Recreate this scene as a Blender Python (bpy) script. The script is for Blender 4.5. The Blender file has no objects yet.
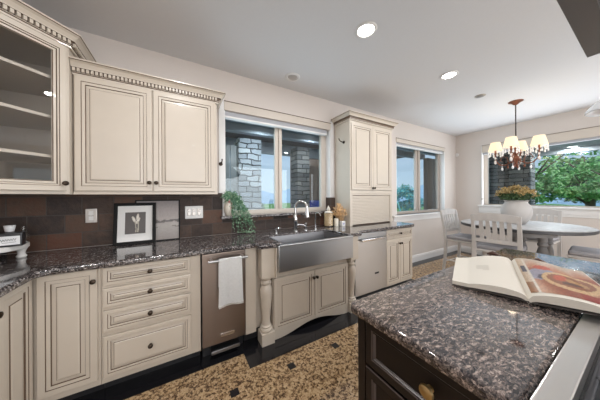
import bpy, bmesh, math, random
from math import sin, cos, pi, radians, sqrt
from mathutils import Vector, Matrix

S = bpy.context.scene
COL = S.collection
random.seed(7)

# ------------------------------------------------------------------ camera, world, sun, lights, exposure
cam_d = bpy.data.cameras.new('camera')
cam = bpy.data.objects.new('camera', cam_d)
COL.objects.link(cam)
cam_d.sensor_width = 36.0
cam_d.lens = 207.92 / 600 * 36
cam_d.shift_y = -4.1 / 600
cam_d.clip_start = 0.02
cam.location = (0.0, -2.4626, 1.3382)
cam.rotation_euler = (pi / 2, 0.0058, -0.5242)
S.camera = cam

S.view_settings.view_transform = 'Standard'
S.view_settings.look = 'None'
S.view_settings.gamma = 1.0
S.view_settings.use_curve_mapping = False
S.view_settings.exposure = 0.15
S.cycles.use_denoising = True
try:
    S.cycles.denoiser = 'OPENIMAGEDENOISE'
except Exception:
    pass
S.cycles.max_bounces = 10
S.cycles.diffuse_bounces = 5
S.cycles.glossy_bounces = 5
S.cycles.transparent_max_bounces = 16
S.cycles.sample_clamp_indirect = 6.0
S.cycles.caustics_reflective = False
S.cycles.caustics_refractive = False

W = bpy.data.worlds.new('sky')
S.world = W
W.use_nodes = True
wn = W.node_tree
wn.nodes.clear()
w_out = wn.nodes.new('ShaderNodeOutputWorld')
w_bg = wn.nodes.new('ShaderNodeBackground')
w_bg.inputs['Strength'].default_value = 0.85
w_tc = wn.nodes.new('ShaderNodeTexCoord')
w_sep = wn.nodes.new('ShaderNodeSeparateXYZ')
w_ramp = wn.nodes.new('ShaderNodeValToRGB')
w_ramp.color_ramp.elements[0].position = 0.0
w_ramp.color_ramp.elements[0].color = (0.72, 0.83, 0.94, 1)
w_ramp.color_ramp.elements[1].position = 0.6
w_ramp.color_ramp.elements[1].color = (0.30, 0.52, 0.92, 1)
wn.links.new(w_tc.outputs['Generated'], w_sep.inputs[0])
wn.links.new(w_sep.outputs['Z'], w_ramp.inputs[0])
wn.links.new(w_ramp.outputs[0], w_bg.inputs['Color'])
wn.links.new(w_bg.outputs[0], w_out.inputs['Surface'])

def light(name, typ, loc, rot, energy, color=(1, 1, 1), **kw):
    d = bpy.data.lights.new(name, typ)
    d.energy = energy
    d.color = color
    for k, v in kw.items():
        setattr(d, k, v)
    o = bpy.data.objects.new(name, d)
    o.location = loc
    o.rotation_euler = rot
    COL.objects.link(o)
    return o

light('sun', 'SUN', (0, 0, 8), (radians(38), 0, radians(-62)), 2.6, (1.0, 0.95, 0.86), angle=0.05)
# added fill behind the camera, standing in for daylight from unseen windows
light('rear_window_daylight', 'AREA', (1.2, -6.35, 1.45), (radians(90), 0, 0), 175, (0.92, 0.96, 1.0),
      shape='RECTANGLE', size=6.6, size_y=2.3)
light('side_window_daylight', 'AREA', (5.7, -4.9, 1.45), (radians(90), 0, radians(90)), 45, (0.90, 0.95, 1.0),
      shape='RECTANGLE', size=2.2, size_y=2.0)
# daylight through the far picture window and the two side windows
light('picture_window_daylight', 'AREA', (5.86, -2.0, 1.68), (radians(90), 0, radians(90)), 42, (0.90, 0.95, 1.0),
      shape='RECTANGLE', size=3.0, size_y=1.1)
light('sink_window_daylight', 'AREA', (1.15, 0.16, 1.7), (radians(90), 0, radians(180)), 12, (0.85, 0.92, 1.0),
      shape='RECTANGLE', size=1.35, size_y=1.0)
light('breakfast_window_daylight', 'AREA', (4.38, 0.16, 1.6), (radians(90), 0, radians(180)), 18, (0.85, 0.92, 1.0),
      shape='RECTANGLE', size=1.5, size_y=1.2)
for l in bpy.data.lights:
    if l.type == 'AREA':
        pass
for o in COL.objects:
    if o.type == 'LIGHT' and o.name.endswith('window_daylight'):
        o.visible_glossy = not o.name.startswith(('sink', 'breakfast', 'picture'))
CAN_W = 10.5       # power of one ceiling can
LAMP_W = 0.7       # power of one chandelier bulb

# ------------------------------------------------------------------ node helpers
MATS = {}
def new_mat(name):
    m = bpy.data.materials.new(name)
    m.use_nodes = True
    MATS[name] = m
    return m, m.node_tree.nodes, m.node_tree.links, m.node_tree.nodes['Principled BSDF']

def rgba(c):
    return (c[0], c[1], c[2], 1.0)

def flat(name, col, rough=0.5, metal=0.0, spec=0.5, noise=0.0, nscale=20.0, bump=0.0, stretch=(1, 1, 1), coat=0.0, emit=None, estr=0.0):
    m, N, L, P = new_mat(name)
    P.inputs['Base Color'].default_value = rgba(col)
    P.inputs['Roughness'].default_value = rough
    P.inputs['Metallic'].default_value = metal
    P.inputs['Specular IOR Level'].default_value = spec
    P.inputs['Coat Weight'].default_value = coat
    if emit:
        P.inputs['Emission Color'].default_value = rgba(emit)
        P.inputs['Emission Strength'].default_value = estr
    if noise or bump:
        tc = N.new('ShaderNodeTexCoord')
        mp = N.new('ShaderNodeMapping')
        mp.inputs['Scale'].default_value = stretch
        L.new(tc.outputs['Object'], mp.inputs['Vector'])
        nz = N.new('ShaderNodeTexNoise')
        nz.inputs['Scale'].default_value = nscale
        nz.inputs['Detail'].default_value = 5
        L.new(mp.outputs[0], nz.inputs['Vector'])
        if noise:
            mx = N.new('ShaderNodeMix')
            mx.data_type = 'RGBA'
            mx.inputs['A'].default_value = rgba([max(0, c * (1 - noise)) for c in col])
            mx.inputs['B'].default_value = rgba([min(1, c * (1 + noise)) for c in col])
            L.new(nz.outputs['Fac'], mx.inputs['Factor'])
            L.new(mx.outputs['Result'], P.inputs['Base Color'])
        if bump:
            b = N.new('ShaderNodeBump')
            b.inputs['Strength'].default_value = bump
            b.inputs['Distance'].default_value = 0.01
            L.new(nz.outputs['Fac'], b.inputs['Height'])
            L.new(b.outputs[0], P.inputs['Normal'])
    return m

def ramp(N, stops, interp='LINEAR'):
    r = N.new('ShaderNodeValToRGB')
    r.color_ramp.interpolation = interp
    e = r.color_ramp.elements
    while len(e) < len(stops):
        e.new(0.5)
    for i, (p, c) in enumerate(stops):
        e[i].position = p
        e[i].color = rgba(c)
    return r

def granite(name, stops, cell, stretch=(1, 1, 1), rot=0.0, rough=0.08, mixn=0.45, warp=0.02):
    """crystalline stone: random colour per warped voronoi cell, mixed with cloudy noise"""
    m, N, L, P = new_mat(name)
    tc = N.new('ShaderNodeTexCoord')
    mp = N.new('ShaderNodeMapping')
    mp.inputs['Scale'].default_value = stretch
    mp.inputs['Rotation'].default_value = (0, 0, rot)
    L.new(tc.outputs['Object'], mp.inputs['Vector'])
    nz = N.new('ShaderNodeTexNoise')
    nz.inputs['Scale'].default_value = cell * 0.55
    nz.inputs['Detail'].default_value = 4
    L.new(mp.outputs[0], nz.inputs['Vector'])
    sub = N.new('ShaderNodeVectorMath'); sub.operation = 'SUBTRACT'
    sub.inputs[1].default_value = (0.5, 0.5, 0.5)
    L.new(nz.outputs['Color'], sub.inputs[0])
    sc = N.new('ShaderNodeVectorMath'); sc.operation = 'SCALE'
    sc.inputs['Scale'].default_value = warp
    L.new(sub.outputs[0], sc.inputs[0])
    ad = N.new('ShaderNodeVectorMath'); ad.operation = 'ADD'
    L.new(mp.outputs[0], ad.inputs[0]); L.new(sc.outputs[0], ad.inputs[1])
    v = N.new('ShaderNodeTexVoronoi')
    v.inputs['Scale'].default_value = cell
    L.new(ad.outputs[0], v.inputs['Vector'])
    sp = N.new('ShaderNodeSeparateColor')
    L.new(v.outputs['Color'], sp.inputs[0])
    n2 = N.new('ShaderNodeTexNoise')
    n2.inputs['Scale'].default_value = cell * 0.35
    n2.inputs['Detail'].default_value = 6
    n2.inputs['Roughness'].default_value = 0.7
    L.new(mp.outputs[0], n2.inputs['Vector'])
    v2 = N.new('ShaderNodeTexVoronoi')
    v2.inputs['Scale'].default_value = cell * 2.1
    L.new(ad.outputs[0], v2.inputs['Vector'])
    sp2 = N.new('ShaderNodeSeparateColor'); L.new(v2.outputs['Color'], sp2.inputs[0])
    m3 = N.new('ShaderNodeMix'); m3.data_type = 'FLOAT'; m3.inputs['Factor'].default_value = 0.42
    L.new(sp.outputs[0], m3.inputs['A']); L.new(sp2.outputs[1], m3.inputs['B'])
    mx = N.new('ShaderNodeMix'); mx.data_type = 'FLOAT'
    mx.inputs['Factor'].default_value = mixn
    L.new(m3.outputs['Result'], mx.inputs['A']); L.new(n2.outputs['Fac'], mx.inputs['B'])
    r = ramp(N, stops)
    L.new(mx.outputs['Result'], r.inputs[0])
    L.new(r.outputs[0], P.inputs['Base Color'])
    P.inputs['Roughness'].default_value = rough
    P.inputs['Specular IOR Level'].default_value = 0.5
    return m

def brushed(name, col, rough, axis=2, amount=0.08):
    m, N, L, P = new_mat(name)
    tc = N.new('ShaderNodeTexCoord'); mp = N.new('ShaderNodeMapping')
    sc = [260, 260, 260]; sc[axis] = 2
    mp.inputs['Scale'].default_value = sc
    L.new(tc.outputs['Object'], mp.inputs['Vector'])
    nz = N.new('ShaderNodeTexNoise'); nz.inputs['Scale'].default_value = 1.0; nz.inputs['Detail'].default_value = 2
    L.new(mp.outputs[0], nz.inputs['Vector'])
    mr = N.new('ShaderNodeMapRange')
    mr.inputs['To Min'].default_value = max(0.02, rough - amount); mr.inputs['To Max'].default_value = rough + amount
    L.new(nz.outputs['Fac'], mr.inputs['Value']); L.new(mr.outputs[0], P.inputs['Roughness'])
    P.inputs['Base Color'].default_value = rgba(col); P.inputs['Metallic'].default_value = 1.0
    return m

def brickmat(name, w, h, mortar, stops, mort_col, plane='XZ', rough=0.6, bump=0.4, nscale=14, offset=0.5, msize=0.006, warp=0.0, squash=1.0):
    m, N, L, P = new_mat(name)
    tc = N.new('ShaderNodeTexCoord'); sp = N.new('ShaderNodeSeparateXYZ'); cb = N.new('ShaderNodeCombineXYZ')
    L.new(tc.outputs['Object'], sp.inputs[0])
    if plane == 'XYZ':
        s = N.new('ShaderNodeMath'); s.operation = 'ADD'
        L.new(sp.outputs['X'], s.inputs[0]); L.new(sp.outputs['Y'], s.inputs[1])
        L.new(s.outputs[0], cb.inputs['X'])
    else:
        L.new(sp.outputs[plane[0]], cb.inputs['X'])
    L.new(sp.outputs['Z' if plane == 'XYZ' else plane[1]], cb.inputs['Y'])
    b = N.new('ShaderNodeTexBrick')
    b.offset = offset; b.squash = squash; b.squash_frequency = 3
    b.inputs['Scale'].default_value = 1.0
    b.inputs['Brick Width'].default_value = w; b.inputs['Row Height'].default_value = h
    b.inputs['Mortar Size'].default_value = msize; b.inputs['Mortar Smooth'].default_value = 0.2
    b.inputs['Color1'].default_value = (0, 0, 0, 1); b.inputs['Color2'].default_value = (1, 1, 1, 1)
    b.inputs['Mortar'].default_value = (0.5, 0.5, 0.5, 1)
    if warp:
        wz = N.new('ShaderNodeTexNoise'); wz.inputs['Scale'].default_value = 5.0; wz.inputs['Detail'].default_value = 3
        L.new(tc.outputs['Object'], wz.inputs['Vector'])
        ws = N.new('ShaderNodeVectorMath'); ws.operation = 'SCALE'; ws.inputs['Scale'].default_value = warp
        L.new(wz.outputs['Color'], ws.inputs[0])
        wa = N.new('ShaderNodeVectorMath'); wa.operation = 'ADD'
        L.new(cb.outputs[0], wa.inputs[0]); L.new(ws.outputs[0], wa.inputs[1])
        L.new(wa.outputs[0], b.inputs['Vector'])
    else:
        L.new(cb.outputs[0], b.inputs['Vector'])
    nz = N.new('ShaderNodeTexNoise'); nz.inputs['Scale'].default_value = nscale; nz.inputs['Detail'].default_value = 8
    nz.inputs['Roughness'].default_value = 0.65
    L.new(tc.outputs['Object'], nz.inputs['Vector'])
    mx = N.new('ShaderNodeMix'); mx.data_type = 'FLOAT'; mx.inputs['Factor'].default_value = 0.3
    L.new(b.outputs['Color'], mx.inputs['A']); L.new(nz.outputs['Fac'], mx.inputs['B'])
    r = ramp(N, stops)
    L.new(mx.outputs['Result'], r.inputs[0])
    m2 = N.new('ShaderNodeMix'); m2.data_type = 'RGBA'
    L.new(b.outputs['Fac'], m2.inputs['Factor']); L.new(r.outputs[0], m2.inputs['A'])
    m2.inputs['B'].default_value = rgba(mort_col)
    L.new(m2.outputs['Result'], P.inputs['Base Color'])
    P.inputs['Roughness'].default_value = rough
    bp = N.new('ShaderNodeBump'); bp.inputs['Strength'].default_value = bump; bp.inputs['Distance'].default_value = 0.02
    inv = N.new('ShaderNodeMath'); inv.operation = 'SUBTRACT'
    L.new(nz.outputs['Fac'], inv.inputs[0]); L.new(b.outputs['Fac'], inv.inputs[1])
    L.new(inv.outputs[0], bp.inputs['Height']); L.new(bp.outputs[0], P.inputs['Normal'])
    return m

def glassmat(name, tint=(1, 1, 1), refl=0.09):
    m, N, L, P = new_mat(name)
    N.remove(P)
    out = N['Material Output']
    tr = N.new('ShaderNodeBsdfTransparent'); tr.inputs[0].default_value = rgba(tint)
    gl = N.new('ShaderNodeBsdfGlossy'); gl.inputs['Roughness'].default_value = 0.01
    fr = N.new('ShaderNodeLayerWeight'); fr.inputs['Blend'].default_value = 0.5
    pw = N.new('ShaderNodeMath'); pw.operation = 'POWER'; pw.inputs[1].default_value = 5.0
    L.new(fr.outputs['Facing'], pw.inputs[0])
    mu = N.new('ShaderNodeMath'); mu.operation = 'MULTIPLY_ADD'
    mu.inputs[1].default_value = 0.9; mu.inputs[2].default_value = refl
    L.new(pw.outputs[0], mu.inputs[0])
    mx = N.new('ShaderNodeMixShader')
    L.new(mu.outputs[0], mx.inputs[0]); L.new(tr.outputs[0], mx.inputs[1]); L.new(gl.outputs[0], mx.inputs[2])
    L.new(mx.outputs[0], out.inputs['Surface'])
    return m

def attrmat(name, rough=0.5):
    m, N, L, P = new_mat(name)
    a = N.new('ShaderNodeVertexColor'); a.layer_name = 'print'
    L.new(a.outputs['Color'], P.inputs['Base Color'])
    P.inputs['Roughness'].default_value = rough
    return m

# ------------------------------------------------------------------ materials
M_WALL = flat('wall_paint', (0.63, 0.575, 0.535), 0.75, noise=0.03, nscale=90, bump=0.05)
M_CEIL = flat('ceiling_paint', (0.70, 0.705, 0.725), 0.85, noise=0.02, nscale=60)
M_WHITE = flat('white_trim_paint', (0.74, 0.73, 0.72), 0.4)
M_FRAME = flat('beige_window_frame', (0.59, 0.53, 0.465), 0.45)
M_FRAME2 = flat('taupe_window_frame', (0.40, 0.345, 0.30), 0.45)
M_CREAM = flat('cream_cabinet_paint', (0.555, 0.492, 0.415), 0.33, noise=0.04, nscale=9, coat=0.15)
M_GLAZE_SHADOW = flat('brown_glaze_and_shadow', (0.12, 0.08, 0.052), 0.45)  # glaze on the cabinets, painted shadow line on the blind boxes
M_DARKIN = flat('dark_gap', (0.03, 0.025, 0.02), 0.8)
M_KNOB = flat('dark_bronze', (0.05, 0.035, 0.025), 0.3, metal=0.8)
M_BRASS = flat('antique_brass', (0.52, 0.38, 0.19), 0.28, metal=1.0)
M_COPPER = flat('copper_metal', (0.24, 0.10, 0.065), 0.4, metal=0.8)
M_ESP = flat('espresso_wood', (0.012, 0.0075, 0.006), 0.42, spec=0.3, noise=0.3, nscale=18, stretch=(1, 1, 0.15))
M_ESPL = flat('worn_espresso_edge', (0.07, 0.052, 0.046), 0.3)
M_STEEL = brushed('brushed_steel', (0.42, 0.42, 0.425), 0.36, axis=0, amount=0.03)
M_STEELV = brushed('brushed_steel_upright', (0.56, 0.54, 0.52), 0.34, axis=2, amount=0.03)
M_STEELD = brushed('dark_bronze_steel', (0.25, 0.20, 0.17), 0.36, axis=2, amount=0.03)
M_HOOD = brushed('dull_dark_steel', (0.24, 0.24, 0.25), 0.38, axis=0, amount=0.03)
M_CHROME = flat('chrome', (0.80, 0.80, 0.81), 0.12, metal=1.0)
M_BLACK = flat('black_plastic', (0.015, 0.015, 0.017), 0.4)
M_IRON = flat('cast_iron', (0.03, 0.03, 0.035), 0.55)
M_BTILE = flat('black_granite_tile', (0.010, 0.010, 0.012), 0.12, noise=0.5, nscale=60)
M_GRAN = granite('dark_granite', [(0.0, (0.008, 0.007, 0.008)), (0.42, (0.020, 0.017, 0.018)), (0.51, (0.065, 0.055, 0.055)),
                                  (0.60, (0.17, 0.148, 0.142)), (0.70, (0.38, 0.35, 0.335))], 112, stretch=(1, 0.7, 1), rot=0.5, rough=0.09, mixn=0.5, warp=0.012)
M_GRANI = granite('brown_granite', [(0.0, (0.012, 0.010, 0.011)), (0.38, (0.026, 0.021, 0.022)), (0.48, (0.080, 0.065, 0.062)),
                                    (0.575, (0.16, 0.126, 0.112)), (0.67, (0.34, 0.265, 0.23)), (0.8, (0.47, 0.40, 0.36))], 160, stretch=(0.5, 1.0, 1), rot=0.5, rough=0.06, mixn=0.55, warp=0.014)
for nm in ('brown_granite', 'dark_granite'):
    MATS[nm].node_tree.nodes['Principled BSDF'].inputs['Specular IOR Level'].default_value = 0.5
    MATS[nm].node_tree.nodes['Principled BSDF'].inputs['Coat Weight'].default_value = 0.5
    MATS[nm].node_tree.nodes['Principled BSDF'].inputs['Coat IOR'].default_value = 1.5
    MATS[nm].node_tree.nodes['Principled BSDF'].inputs['Coat Roughness'].default_value = 0.02
M_FLOOR = granite('tan_granite_tile', [(0.0, (0.018, 0.010, 0.006)), (0.36, (0.075, 0.042, 0.022)), (0.46, (0.25, 0.155, 0.078)),
                                       (0.58, (0.44, 0.30, 0.165)), (1.0, (0.62, 0.48, 0.31))], 66, rough=0.14, mixn=0.45, warp=0.016)
M_SLATE = brickmat('slate_tile', 0.205, 0.149, 0.006,
                   [(0.15, (0.020, 0.016, 0.015)), (0.35, (0.050, 0.036, 0.031)), (0.5, (0.095, 0.062, 0.046)), (0.62, (0.050, 0.039, 0.036)), (0.75, (0.11, 0.070, 0.051)), (0.85, (0.13, 0.060, 0.040))],
                   (0.085, 0.072, 0.065), rough=0.55, msize=0.0035)
M_SLATE.node_tree.nodes['Principled BSDF'].inputs['Specular IOR Level'].default_value = 0.25
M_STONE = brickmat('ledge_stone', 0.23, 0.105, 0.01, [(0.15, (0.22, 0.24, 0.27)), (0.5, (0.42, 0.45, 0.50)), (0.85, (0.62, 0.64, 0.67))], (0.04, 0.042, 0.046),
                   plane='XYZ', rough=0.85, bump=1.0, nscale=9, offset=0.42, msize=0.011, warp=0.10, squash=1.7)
M_STONED = brickmat('shaded_ledge_stone', 0.30, 0.10, 0.01, [(0.15, (0.10, 0.10, 0.105)), (0.5, (0.20, 0.195, 0.195)), (0.85, (0.32, 0.30, 0.28))], (0.03, 0.03, 0.03),
                    plane='XYZ', rough=0.85, bump=1.0, nscale=9, offset=0.42, msize=0.010, warp=0.07, squash=1.6)  # darker copy of the ledge stone, with the shade put into its colour
M_PLANK = flat('grey_weathered_plank', (0.36, 0.36, 0.365), 0.8, noise=0.35, nscale=16, stretch=(1, 1, 0.08))
M_BPLANK = flat('brown_stained_plank', (0.36, 0.245, 0.19), 0.7, noise=0.3, nscale=16, stretch=(1, 1, 0.08))
M_SOFFIT = flat('dark_soffit_board', (0.085, 0.066, 0.058), 0.7, noise=0.2, nscale=8)
M_BEAM = flat('grey_painted_beam', (0.34, 0.37, 0.42), 0.6)
M_GREYSOF = flat('grey_soffit', (0.55, 0.54, 0.54), 0.8)
M_CONC = flat('patio_concrete', (0.52, 0.53, 0.54), 0.85, noise=0.12, nscale=3)
M_LAWN = flat('lawn', (0.16, 0.30, 0.08), 0.95, noise=0.4, nscale=3)
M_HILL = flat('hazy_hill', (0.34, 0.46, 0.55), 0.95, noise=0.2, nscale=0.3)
M_GLASS = glassmat('window_glass', (0.86, 0.93, 0.95), 0.045)
M_CGLASS = glassmat('cabinet_glass', (0.97, 0.97, 0.97), 0.045)
M_CLEAR = glassmat('clear_glass', (0.98, 0.98, 0.97), 0.035)
M_CHAIR = flat('weathered_grey_paint', (0.50, 0.475, 0.455), 0.55, noise=0.18, nscale=14, stretch=(1, 1, 0.3))
M_CUSH = flat('grey_cushion_fabric', (0.33, 0.32, 0.335), 0.9, noise=0.15, nscale=160)
M_TABLE = flat('whitewashed_grey_table', (0.40, 0.40, 0.405), 0.45, noise=0.4, nscale=22, stretch=(0.3, 1, 1))
M_TEDGE = flat('dark_grey_table_edge', (0.045, 0.045, 0.048), 0.4)
M_TLEG = flat('grey_table_leg', (0.25, 0.245, 0.245), 0.5, noise=0.15, nscale=14)
M_POT = flat('whitish_pottery', (0.43, 0.405, 0.385), 0.45, noise=0.06, nscale=6)
M_FLOWER = flat('yellow_ochre_petals', (0.40, 0.27, 0.10), 0.8, noise=0.3, nscale=40)
M_FLOWER2 = flat('golden_petals', (0.52, 0.40, 0.19), 0.8)
M_LEAFD = flat('dark_leaf', (0.05, 0.10, 0.035), 0.7, noise=0.3, nscale=30)
M_IVY = flat('green_ivy', (0.06, 0.17, 0.085), 0.6, noise=0.4, nscale=40)
M_IVY2 = flat('pale_ivy', (0.24, 0.37, 0.24), 0.6)
M_TREE1 = flat('tree_leaf_green', (0.17, 0.43, 0.13), 0.75, noise=0.35, nscale=3)
M_TREE2 = flat('tree_leaf_pale', (0.36, 0.60, 0.24), 0.75, noise=0.3, nscale=3)
M_TREE3 = flat('tree_leaf_blue', (0.05, 0.17, 0.11), 0.8, noise=0.3, nscale=3)
M_TEAL = flat('teal_leaf', (0.16, 0.50, 0.50), 0.7, noise=0.3, nscale=8)
M_BARK = flat('tree_bark', (0.12, 0.09, 0.065), 0.9, noise=0.3, nscale=12)
M_PAPER = flat('cream_paper', (0.64, 0.595, 0.52), 0.6)
M_PRINTTXT = flat('faint_print', (0.50, 0.46, 0.40), 0.6)
M_COVER = flat('dark_book_cover', (0.07, 0.06, 0.055), 0.5)
M_DWOOD = flat('dark_brown_wood', (0.085, 0.04, 0.028), 0.35, noise=0.3, nscale=20)
M_PRINT = attrmat('printed_photo', 0.35)
M_PICBLK = flat('black_picture_frame', (0.008, 0.008, 0.008), 0.5, spec=0.15)
M_MAT = flat('white_picture_mat', (0.80, 0.79, 0.77), 0.7)
M_PLATE = flat('brushed_switch_plate', (0.52, 0.49, 0.46), 0.35, metal=0.6)
M_PLW = flat('white_switch', (0.78, 0.77, 0.75), 0.4)
M_TOWEL = flat('white_towel', (0.90, 0.90, 0.89), 0.95, noise=0.08, nscale=60, bump=0.3)
M_CERAM = flat('white_distressed_wood', (0.68, 0.66, 0.63), 0.5, noise=0.1, nscale=18)
M_RED = flat('red_lid', (0.42, 0.02, 0.03), 0.35)
M_LABEL = flat('white_label', (0.80, 0.80, 0.80), 0.6)
M_CORK = flat('tan_pebbles', (0.66, 0.50, 0.30), 0.7, noise=0.35, nscale=70)
M_DRY = flat('dried_flower', (0.70, 0.47, 0.25), 0.85, noise=0.35, nscale=40)
M_WAX = flat('ivory_wax', (0.80, 0.76, 0.66), 0.5)
M_PINK = flat('pink_painted_flower', (0.55, 0.20, 0.20), 0.5)
M_VASE = flat('cream_ceramic', (0.66, 0.61, 0.53), 0.35, noise=0.08, nscale=20)
M_SHADE = flat('lampshade_fabric', (0.42, 0.37, 0.28), 0.8, emit=(1.0, 0.83, 0.53), estr=0.8)
M_CRYS = flat('crystal', (0.80, 0.74, 0.70), 0.08, spec=0.9)
M_CRYSW = flat('white_crystal', (0.88, 0.87, 0.86), 0.1, spec=0.9)
M_LENS = flat('lit_lens', (1, 1, 1), 0.5, emit=(1.0, 0.96, 0.90), estr=9.0)
M_LENS2 = flat('dim_lens', (0.25, 0.25, 0.25), 0.4)
M_PLENS = flat('patio_lit_lens', (1, 1, 1), 0.5, emit=(1.0, 0.93, 0.82), estr=3.0)
M_BLIND = flat('grey_roller_fabric', (0.40, 0.41, 0.44), 0.8)
M_PEND = flat('pale_grey_enamel', (0.62, 0.63, 0.65), 0.25, coat=0.4)
M_BLUE = flat('blue_plastic', (0.04, 0.07, 0.40), 0.4)
M_WATER = flat('pool_water', (0.10, 0.42, 0.50), 0.06)

# ------------------------------------------------------------------ mesh builder
class MB:
    def __init__(self):
        self.bm = bmesh.new()

    def faces_from(self, vs, faces, m=0, smooth=False):
        bv = [self.bm.verts.new(v) for v in vs]
        out = []
        for f in faces:
            try:
                ff = self.bm.faces.new([bv[i] for i in f])
                ff.material_index = m
                ff.smooth = smooth
                out.append(ff)
            except ValueError:
                pass
        return bv, out

    def box(self, x0, x1, y0, y1, z0, z1, bev=0.0, m=0, seg=2, mat=None):
        vs = [Vector((x, y, z)) for z in (z0, z1) for y in (y0, y1) for x in (x0, x1)]
        if mat is not None:
            vs = [mat @ v for v in vs]
        bv, fs = self.faces_from(vs, [(0, 2, 3, 1), (4, 5, 7, 6), (0, 1, 5, 4), (2, 6, 7, 3), (0, 4, 6, 2), (1, 3, 7, 5)], m)
        if bev > 0:
            es = {e for f in fs for e in f.edges}
            self.bm.normal_update(); n0 = [f.normal.copy() for f in fs]
            r = bmesh.ops.bevel(self.bm, geom=list(es), offset=bev, segments=seg, affect='EDGES', profile=0.6)
            for f in r['faces']:
                f.material_index = m
                f.normal_update()
                f.smooth = not any(f.normal.dot(q) > 0.9995 for q in n0)
        return self

    def prism(self, poly, z0, z1, m=0, bev=0.0, seg=3, mat=None):
        n = len(poly)
        vs = [Vector((x, y, z0)) for x, y in poly] + [Vector((x, y, z1)) for x, y in poly]
        if mat is not None:
            vs = [mat @ v for v in vs]
        bv, fs = self.faces_from(vs, [tuple(range(n))[::-1], tuple(range(n, 2 * n))] + [(i, (i + 1) % n, n + (i + 1) % n, n + i) for i in range(n)], m)
        if bev > 0:
            es = set(fs[0].edges) | set(fs[1].edges)
            self.bm.normal_update(); n0 = [f.normal.copy() for f in fs]
            r = bmesh.ops.bevel(self.bm, geom=list(es), offset=bev, segments=seg, affect='EDGES', profile=0.5)
            for f in r['faces']:
                f.material_index = m
                f.normal_update()
                f.smooth = not any(f.normal.dot(q) > 0.9995 for q in n0)
        return self

    def tube(self, pts, r, seg=8, m=0, mat=None):
        pts = [Vector(p) for p in pts]
        if mat is not None:
            pts = [mat @ p for p in pts]
        n = len(pts)
        rs = r if isinstance(r, (list, tuple)) else [r] * n
        vs, prev = [], None
        for i, p in enumerate(pts):
            t = (pts[min(i + 1, n - 1)] - pts[max(i - 1, 0)]).normalized()
            if prev is None:
                a = Vector((0, 0, 1)) if abs(t.z) < 0.9 else Vector((1, 0, 0))
                u = t.cross(a).normalized()
            else:
                u = (prev - t * prev.dot(t)).normalized()
            prev = u
            w = t.cross(u)
            for k in range(seg):
                an = 2 * pi * k / seg
                vs.append(p + (u * cos(an) + w * sin(an)) * rs[i])
        fs = [(i * seg + k, i * seg + (k + 1) % seg, (i + 1) * seg + (k + 1) % seg, (i + 1) * seg + k) for i in range(n - 1) for k in range(seg)]
        fs += [tuple(range(seg))[::-1], tuple(range((n - 1) * seg, n * seg))]
        self.faces_from(vs, fs, m, True)
        return self

    def lathe(self, prof, c=(0, 0, 0), seg=24, m=0, mat=None, sx=1.0, sy=1.0, cap=True):
        vs = []
        for r, z in prof:
            for k in range(seg):
                a = 2 * pi * k / seg
                v = Vector((c[0] + r * sx * cos(a), c[1] + r * sy * sin(a), c[2] + z))
                vs.append(mat @ v if mat is not None else v)
        n = len(prof)
        fs = [(i * seg + k, i * seg + (k + 1) % seg, (i + 1) * seg + (k + 1) % seg, (i + 1) * seg + k) for i in range(n - 1) for k in range(seg)]
        if cap:
            fs += [tuple(range(seg))[::-1], tuple(range((n - 1) * seg, n * seg))]
        self.faces_from(vs, fs, m, True)
        return self

    def ball(self, c, r, m=0, seg=10, rings=6, sz=1.0):
        prof = [(max(r * sin(pi * i / rings), 0.0002), -r * sz * cos(pi * i / rings)) for i in range(rings + 1)]
        return self.lathe(prof, c, seg, m)

    def panel(self, O, U, N, w, h, prof, m0=0):
        """nested-rectangle raised panel: prof = [(inset, height, material of the strip that leads to it)]"""
        O, U, N = Vector(O), Vector(U).normalized(), Vector(N).normalized()
        V = Vector((0, 0, 1))
        loops = []
        for ins, ht, mi in prof:
            q = [(ins, ins), (w - ins, ins), (w - ins, h - ins), (ins, h - ins)]
            loops.append([self.bm.verts.new(O + U * a + V * b + N * ht) for a, b in q])
        for i in range(len(loops) - 1):
            for k in range(4):
                f = self.bm.faces.new([loops[i][k], loops[i][(k + 1) % 4], loops[i + 1][(k + 1) % 4], loops[i + 1][k]])
                f.material_index = prof[i + 1][2]
        f = self.bm.faces.new(loops[-1]); f.material_index = m0
        f = self.bm.faces.new(loops[0][::-1]); f.material_index = m0
        return self

    def sweep(self, path, prof, m=0, mats=None):
        """sweep an (outward offset, z) profile along a 2D path with mitred corners; outward is right of travel"""
        P = [Vector(p) for p in path]
        n = len(P)
        nor = []
        for i in range(n - 1):
            d = (P[i + 1] - P[i]).normalized()
            nor.append(Vector((d.y, -d.x)))
        rows = []
        for i in range(n):
            if i == 0: mv = nor[0]
            elif i == n - 1: mv = nor[-1]
            else:
                b = (nor[i - 1] + nor[i]).normalized()
                mv = b / max(0.3, b.dot(nor[i]))
            rows.append([self.bm.verts.new((P[i].x + mv.x * o, P[i].y + mv.y * o, z)) for o, z in prof])
        k = len(prof)
        for i in range(n - 1):
            for j in range(k):
                f = self.bm.faces.new([rows[i][j], rows[i + 1][j], rows[i + 1][(j + 1) % k], rows[i][(j + 1) % k]])
                f.material_index = mats[j] if mats else m
        for r in (rows[0], rows[-1][::-1]):
            f = self.bm.faces.new(r); f.material_index = m
        return self

    def build(self, name, mats, parent=None, recalc=True):
        if not isinstance(mats, (list, tuple)):
            mats = [mats]
        if recalc:
            bmesh.ops.recalc_face_normals(self.bm, faces=self.bm.faces[:])
        for e in self.bm.edges:
            if len(e.link_faces) == 2 and e.calc_face_angle(0.0) > radians(38):
                e.smooth = False
        me = bpy.data.meshes.new(name)
        self.bm.to_mesh(me)
        self.bm.free()
        for mt in mats:
            me.materials.append(mt)
        o = bpy.data.objects.new(name, me)
        COL.objects.link(o)
        if parent is not None:
            put(o, parent)
        return o

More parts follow.
